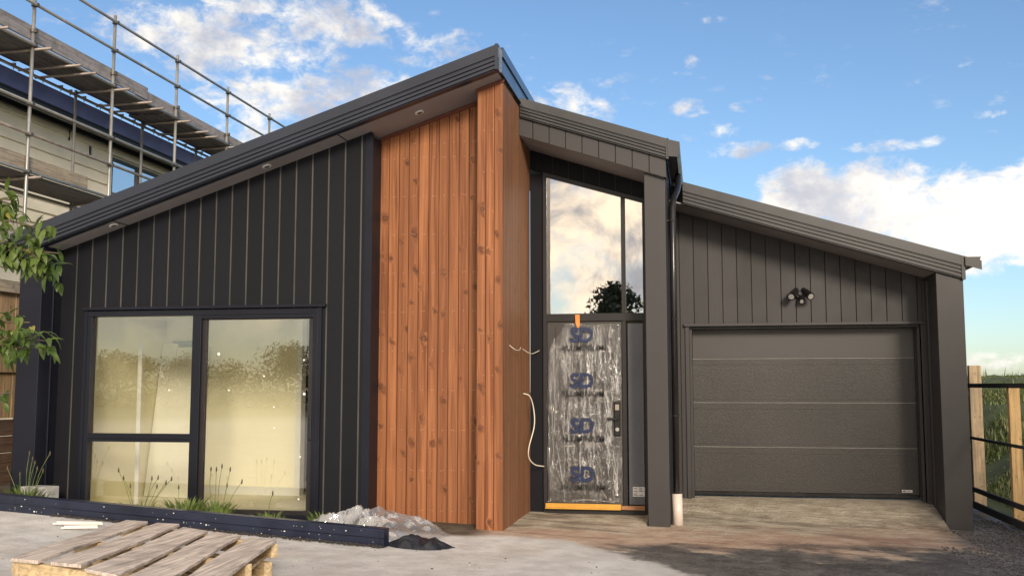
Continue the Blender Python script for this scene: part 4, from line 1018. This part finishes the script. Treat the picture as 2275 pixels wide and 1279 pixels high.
targets = [((-3.72, 4.45, 2.0), (-3.10, 4.45, 2.08), 26), ((-3.74, 4.45, 2.1), (-3.12, 4.5, 1.98), 28), ((-3.72, 4.45, 2.2), (-3.20, 4.5, 2.20), 25), ((-3.72, 4.45, 2.15), (-3.16, 4.42, 2.04), 25),
           ((-3.72, 4.45, 2.25), (-3.38, 4.5, 2.36), 20), ((-3.76, 4.45, 1.55), (-3.15, 4.5, 1.65), 28), ((-3.76, 4.45, 1.6), (-3.22, 4.42, 1.74), 26), ((-3.76, 4.45, 1.5), (-3.30, 4.5, 1.62), 20), ((-3.76, 4.45, 1.2), (-3.36, 4.5, 1.40), 5)]
for (a, b, nl) in targets:
    a = Vector(a); b = Vector(b); mid = (a+b)/2+Vector((0, 0, .06)); path = bez([a, mid, b], 8)
    nl = int(nl*1.5); mb = MB(); mb.tube(path, [.009-.0004*i for i in range(len(path))], 6); obj('branch', mb, M['bark'], T, smooth=True)
    for i in range(nl):
        f_ = .30+.70*(i+rt.random())/nl; q = path[min(len(path)-1, int(f_*(len(path)-1)))]
        d = Vector((rt.uniform(-.5, 1), rt.uniform(-1, 1), rt.uniform(-.9, .6))); q2 = q+Vector((rt.uniform(-.03, .03), rt.uniform(-.06, .06), rt.uniform(-.05, .05)))
        lm_m = 1 if rt.random() < .07 else 0
        Lf(lm, q2, d, Vector((rt.uniform(-.4, .4), rt.uniform(-.6, .2), 1)), rt.uniform(.035, .08), rt.uniform(.010, .018), lm_m)
        if rt.random() < .75: Lf(lm, q2, Vector((d.x*.3+rt.uniform(-.6, .6), -d.y, -abs(d.z)*.8)), Vector((0, -.4, 1)), rt.uniform(.05, .09), rt.uniform(.012, .018), 0)
obj('leaves', lm, [M['leaf'], M['leaf_y']], T, smooth=True)

# ------------------------------------------------------------------ trees across the road (seen in the glass), plus an unseen one added to shade the right
def tree(x, y, h, w, label, seed, trunk_h=.3, dens=1.0):
    r_ = random.Random(seed); z0 = gz(x, y)-.05
    th = thing('tree', label, 'tree', (x, y, z0), 'trees across the road')
    mb = MB(); mb.tube([(x, y, z0), (x+.1, y, z0+h*.35), (x-.1, y+.1, z0+h*.7)], [h*.03, h*.022, h*.008], 8)
    for k in range(6):
        a = k*1.05+r_.random(); mb.tube([(x, y, z0+h*(.3+.05*k)), (x+math.cos(a)*w*.35, y+math.sin(a)*w*.35, z0+h*(.5+.06*k))], [h*.012, h*.004], 6)
    obj('trunk', mb, M['bark'], th)
    mb = MB(); cl = []
    for k in range(int(16*dens)+8):
        a = r_.random()*6.28; q = r_.random()**.6; zc = trunk_h+(1-trunk_h)*r_.random(); prof_ = math.sin(math.pi*min(.97, (zc-trunk_h)/(1-trunk_h)*.78+.2))
        cl.append((x+math.cos(a)*w*.5*q*prof_, y+math.sin(a)*w*.5*q*prof_, z0+h*zc*.93, w*.13*(.6+.8*r_.random())))
    for (cx, cy, cz, cr) in cl:
        for k in range(int(210*dens)):
            d = Vector((r_.gauss(0, 1), r_.gauss(0, 1), r_.gauss(0, 1))).normalized()*cr*(r_.random()**.35); s_ = h*.020*(.5+r_.random())
            p = Vector((cx, cy, cz))+Vector((d.x, d.y, d.z*.75)); u_ = Vector((r_.gauss(0, 1), r_.gauss(0, 1), r_.gauss(0, 1))).normalized(); v_ = u_.cross(d).normalized() if d.length > 0 else Vector((1, 0, 0))
            mb.quad(p-u_*s_, p+v_*s_*.6, p+u_*s_, p-v_*s_*.6)
    obj('crown', mb, M['crown'], th)
tree(-5.2, -37, 7.6, 6.5, 'round dark tree reflected in the tall entry window', 31)
tree(-1.8, -40, 6.2, 5.0, 'smaller tree reflected beside the round one in the entry window', 32)
tl_ = [(-44, -38, 3.0, 10), (-37.5, -40, 3.5, 9), (-31, -37, 2.8, 9), (-25, -38, 3.7, 9), (-19.5, -39, 4.7, 8), (-50, -39, 3.3, 10)]
lb_ = ['low broad tree reflected far left in the window glass', 'rounded tree reflected in the upper left window pane', 'low tree reflected near the window centre post', 'tall tree reflected at the top right of the sliding door', 'bushy tree reflected above the sliding door handle', 'farthest tree reflected at the window left edge']
for i, (x, y, h, w) in enumerate(tl_): tree(x, y, h, w, lb_[i], 40+i, .05, 1.5)
tree(11.2, -6, 9.6, 9.0, 'big unseen tree added behind the viewer so its crown shades the garage forecourt', 60, .12, 2.2)

# ------------------------------------------------------------------ world: Nishita + clouds by direction
world = bpy.data.worlds.new('World'); sc.world = world; world.use_nodes = True
nt = world.node_tree; nt.nodes.clear(); t = NT(nt)
SUN_EL, SUN_AZ = 19.0, 158.0
sky = t.n('ShaderNodeTexSky', sky_type='NISHITA'); sky.sun_disc = False; sky.sun_elevation = R(SUN_EL); sky.sun_rotation = R(SUN_AZ)
sky.air_density = 1.0; sky.dust_density = .6; sky.ozone_density = 3.6
tc = t.n('ShaderNodeTexCoord'); sp = t.n('ShaderNodeSeparateXYZ'); t.link(tc.outputs['Generated'], sp.inputs[0])
dx, dy, dz = sp.outputs
az = t.math('MULTIPLY', t.math('ARCTAN2', dx, dy), 57.2958); el = t.math('MULTIPLY', t.math('ARCSINE', dz), 57.2958)
n1 = t.noise(t.comb(t.math('MULTIPLY', az, .10), t.math('MULTIPLY', el, .19), 2.0), 1.0, 8, .60, .25)
n2 = t.noise(t.comb(t.math('MULTIPLY', az, .35), t.math('MULTIPLY', el, .8), 9.0), 1.0, 6, .62, .2)
edge = t.noise(t.comb(t.math('MULTIPLY', az, .62), t.math('MULTIPLY', el, .95), 4.0), 1.0, 9, .64, .3)
def blob(a0, e0, ra, re, wgt, soft=1.0):
    a = t.math('DIVIDE', t.math('SUBTRACT', az, a0), ra); e = t.math('DIVIDE', t.math('SUBTRACT', el, e0), re)
    d = t.math('ADD', t.math('MULTIPLY', a, a), t.math('MULTIPLY', e, e))
    return t.math('MULTIPLY', t.smooth(d, 1.0, 0.0), wgt)
BLOBS = []   # filled below: (az, el, ra, re, weight)
BLOBS = [(-27.3, 18.6, 8.0, 2.4, 0.75), (-20.9, 20.0, 4.8, 2.0, 0.8), (-23.4, 18.2, 4.7, 1.8, 0.62), (-26.2, 20.6, 3.7, 0.9, 0.6), (-28.7, 17.3, 3.6, 1.4, 0.55), (-23.8, 15.7, 6.3, 1.8, 0.75), (-19.8, 16.7, 5.5, 1.7, 0.72), (-25.3, 14.3, 2.8, 1.8, 0.55), (-15.2, 18.8, 4.6, 1.8, 0.42), (-7.4, 15.7, 4.5, 1.8, 0.5), (-14.2, 18.9, 2.0, 0.9, 0.4), (5.8, 10.3, 3.8, 2.7, 1.0), (9.5, 9.8, 4.7, 3.0, 1.0), (13.9, 8.8, 6.6, 3.2, 1.1), (17.0, 8.8, 4.9, 3.4, 1.1), (11.7, 7.1, 7.8, 2.4, 0.85), (2.5, 13.1, 2.3, 0.7, 0.62), (5.4, 13.2, 1.8, 0.5, 0.62), (2.5, 15.4, 1.2, 0.5, 0.5), (-0.2, 15.5, 1.9, 0.8, 0.45), (-0.2, 17.9, 0.9, 0.6, 0.34), (1.1, 20.1, 1.2, 0.4, 0.34), (4.2, 16.9, 1.2, 0.3, 0.45), (10.5, 12.8, 3.6, 0.5, 0.55), (15.0, 13.9, 1.6, 0.3, 0.45), (0.3, 14.2, 2.8, 0.9, 0.42), (-1.8, 14.4, 1.3, 0.5, 0.4), (14.6, 1.4, 3.8, 0.7, 0.6)]
blobs = None
for b in BLOBS:
    q = blob(*b); blobs = q if blobs is None else t.math('MAXIMUM', blobs, q)
dens = t.math('ADD', t.math('MULTIPLY', blobs, 1.05), t.math('MULTIPLY', t.math('SUBTRACT', edge, .5), 2.3))
dens = t.math('ADD', dens, t.math('MULTIPLY', t.math('SUBTRACT', n1, .5), .5))
front = t.math('MULTIPLY', t.smooth(dens, .22, 1.0), t.smooth(blobs, .0, .30))
# overcast cloud deck behind the viewer, lit by the low sun
nb = t.noise(tc.outputs['Generated'], 7.5, 8, .60, .3)
bm_ = t.smooth(dy, .15, -.25)
backc = t.math('MULTIPLY', t.smooth(nb, .36, .54), t.math('MULTIPLY', bm_, t.smooth(el, 1., 6.)))
# pale veil low on the horizon
wisp = t.math('MULTIPLY', t.math('MULTIPLY', t.smooth(n2, .56, .74), .45), t.smooth(el, 3., 14.))
cov = t.math('MAXIMUM', t.math('MAXIMUM', front, backc), t.math('MULTIPLY', wisp, t.smooth(n1, .45, .6)))
shade = t.noise(t.comb(t.math('MULTIPLY', az, .22), t.math('MULTIPLY', el, .30), 14.), 1.0, 6, .6)
ccol = t.mix(t.smooth(shade, .35, .62), (.50, .52, .60), (1.0, .95, .86))
ccol = t.mix(t.smooth(az, 2., 18.), ccol, t.mix(t.smooth(shade, .3, .6), (.92, .86, .82), (1.08, 1.02, .93)))
nbd = t.noise(tc.outputs['Generated'], 13., 7, .62, .4)
ccb = t.mix(t.smooth(nbd, .34, .60), (.62, .60, .64), (2.0, 1.62, 1.2))
ccol = t.mix(bm_, ccol, ccb)
bg1 = t.n('ShaderNodeBackground'); t.link(sky.outputs[0], bg1.inputs[0]); bg1.inputs[1].default_value = .125
# gentle tint: clear air opposite the sun
bg2 = t.n('ShaderNodeBackground'); t.link(ccol, bg2.inputs[0]); bg2.inputs[1].default_value = .90
mx = t.n('ShaderNodeMixShader'); t.link(cov, mx.inputs[0]); t.link(bg1.outputs[0], mx.inputs[1]); t.link(bg2.outputs[0], mx.inputs[2])
wo = t.n('ShaderNodeOutputWorld'); t.link(mx.outputs[0], wo.inputs[0])

# sun
sd = bpy.data.lights.new('sun', 'SUN'); sd.energy = 2.7; sd.angle = R(13); sd.color = (1, .86, .70)
so = bpy.data.objects.new('sun', sd); COL.objects.link(so)
v = Vector((math.sin(R(SUN_AZ))*math.cos(R(SUN_EL)), math.cos(R(SUN_AZ))*math.cos(R(SUN_EL)), math.sin(R(SUN_EL))))
so.rotation_euler = v.to_track_quat('Z', 'Y').to_euler(); so.location = v*40

# camera
cd = bpy.data.cameras.new('camera'); cam = bpy.data.objects.new('camera', cd); COL.objects.link(cam); sc.camera = cam
cd.sensor_fit = 'HORIZONTAL'; cd.sensor_width = 36; cd.lens = 36*2250/2275; cd.clip_end = 2000; cd.clip_start = .05
cam.location = (0, 0, 1.42); cam.rotation_euler = (R(90+5.6476), 0, R(10.5846))
vs = sc.view_settings; vs.view_transform = 'Standard'; vs.look = 'None'; vs.exposure = .35; vs.gamma = 1
sc.cycles.max_bounces = 8; sc.cycles.transparent_max_bounces = 12
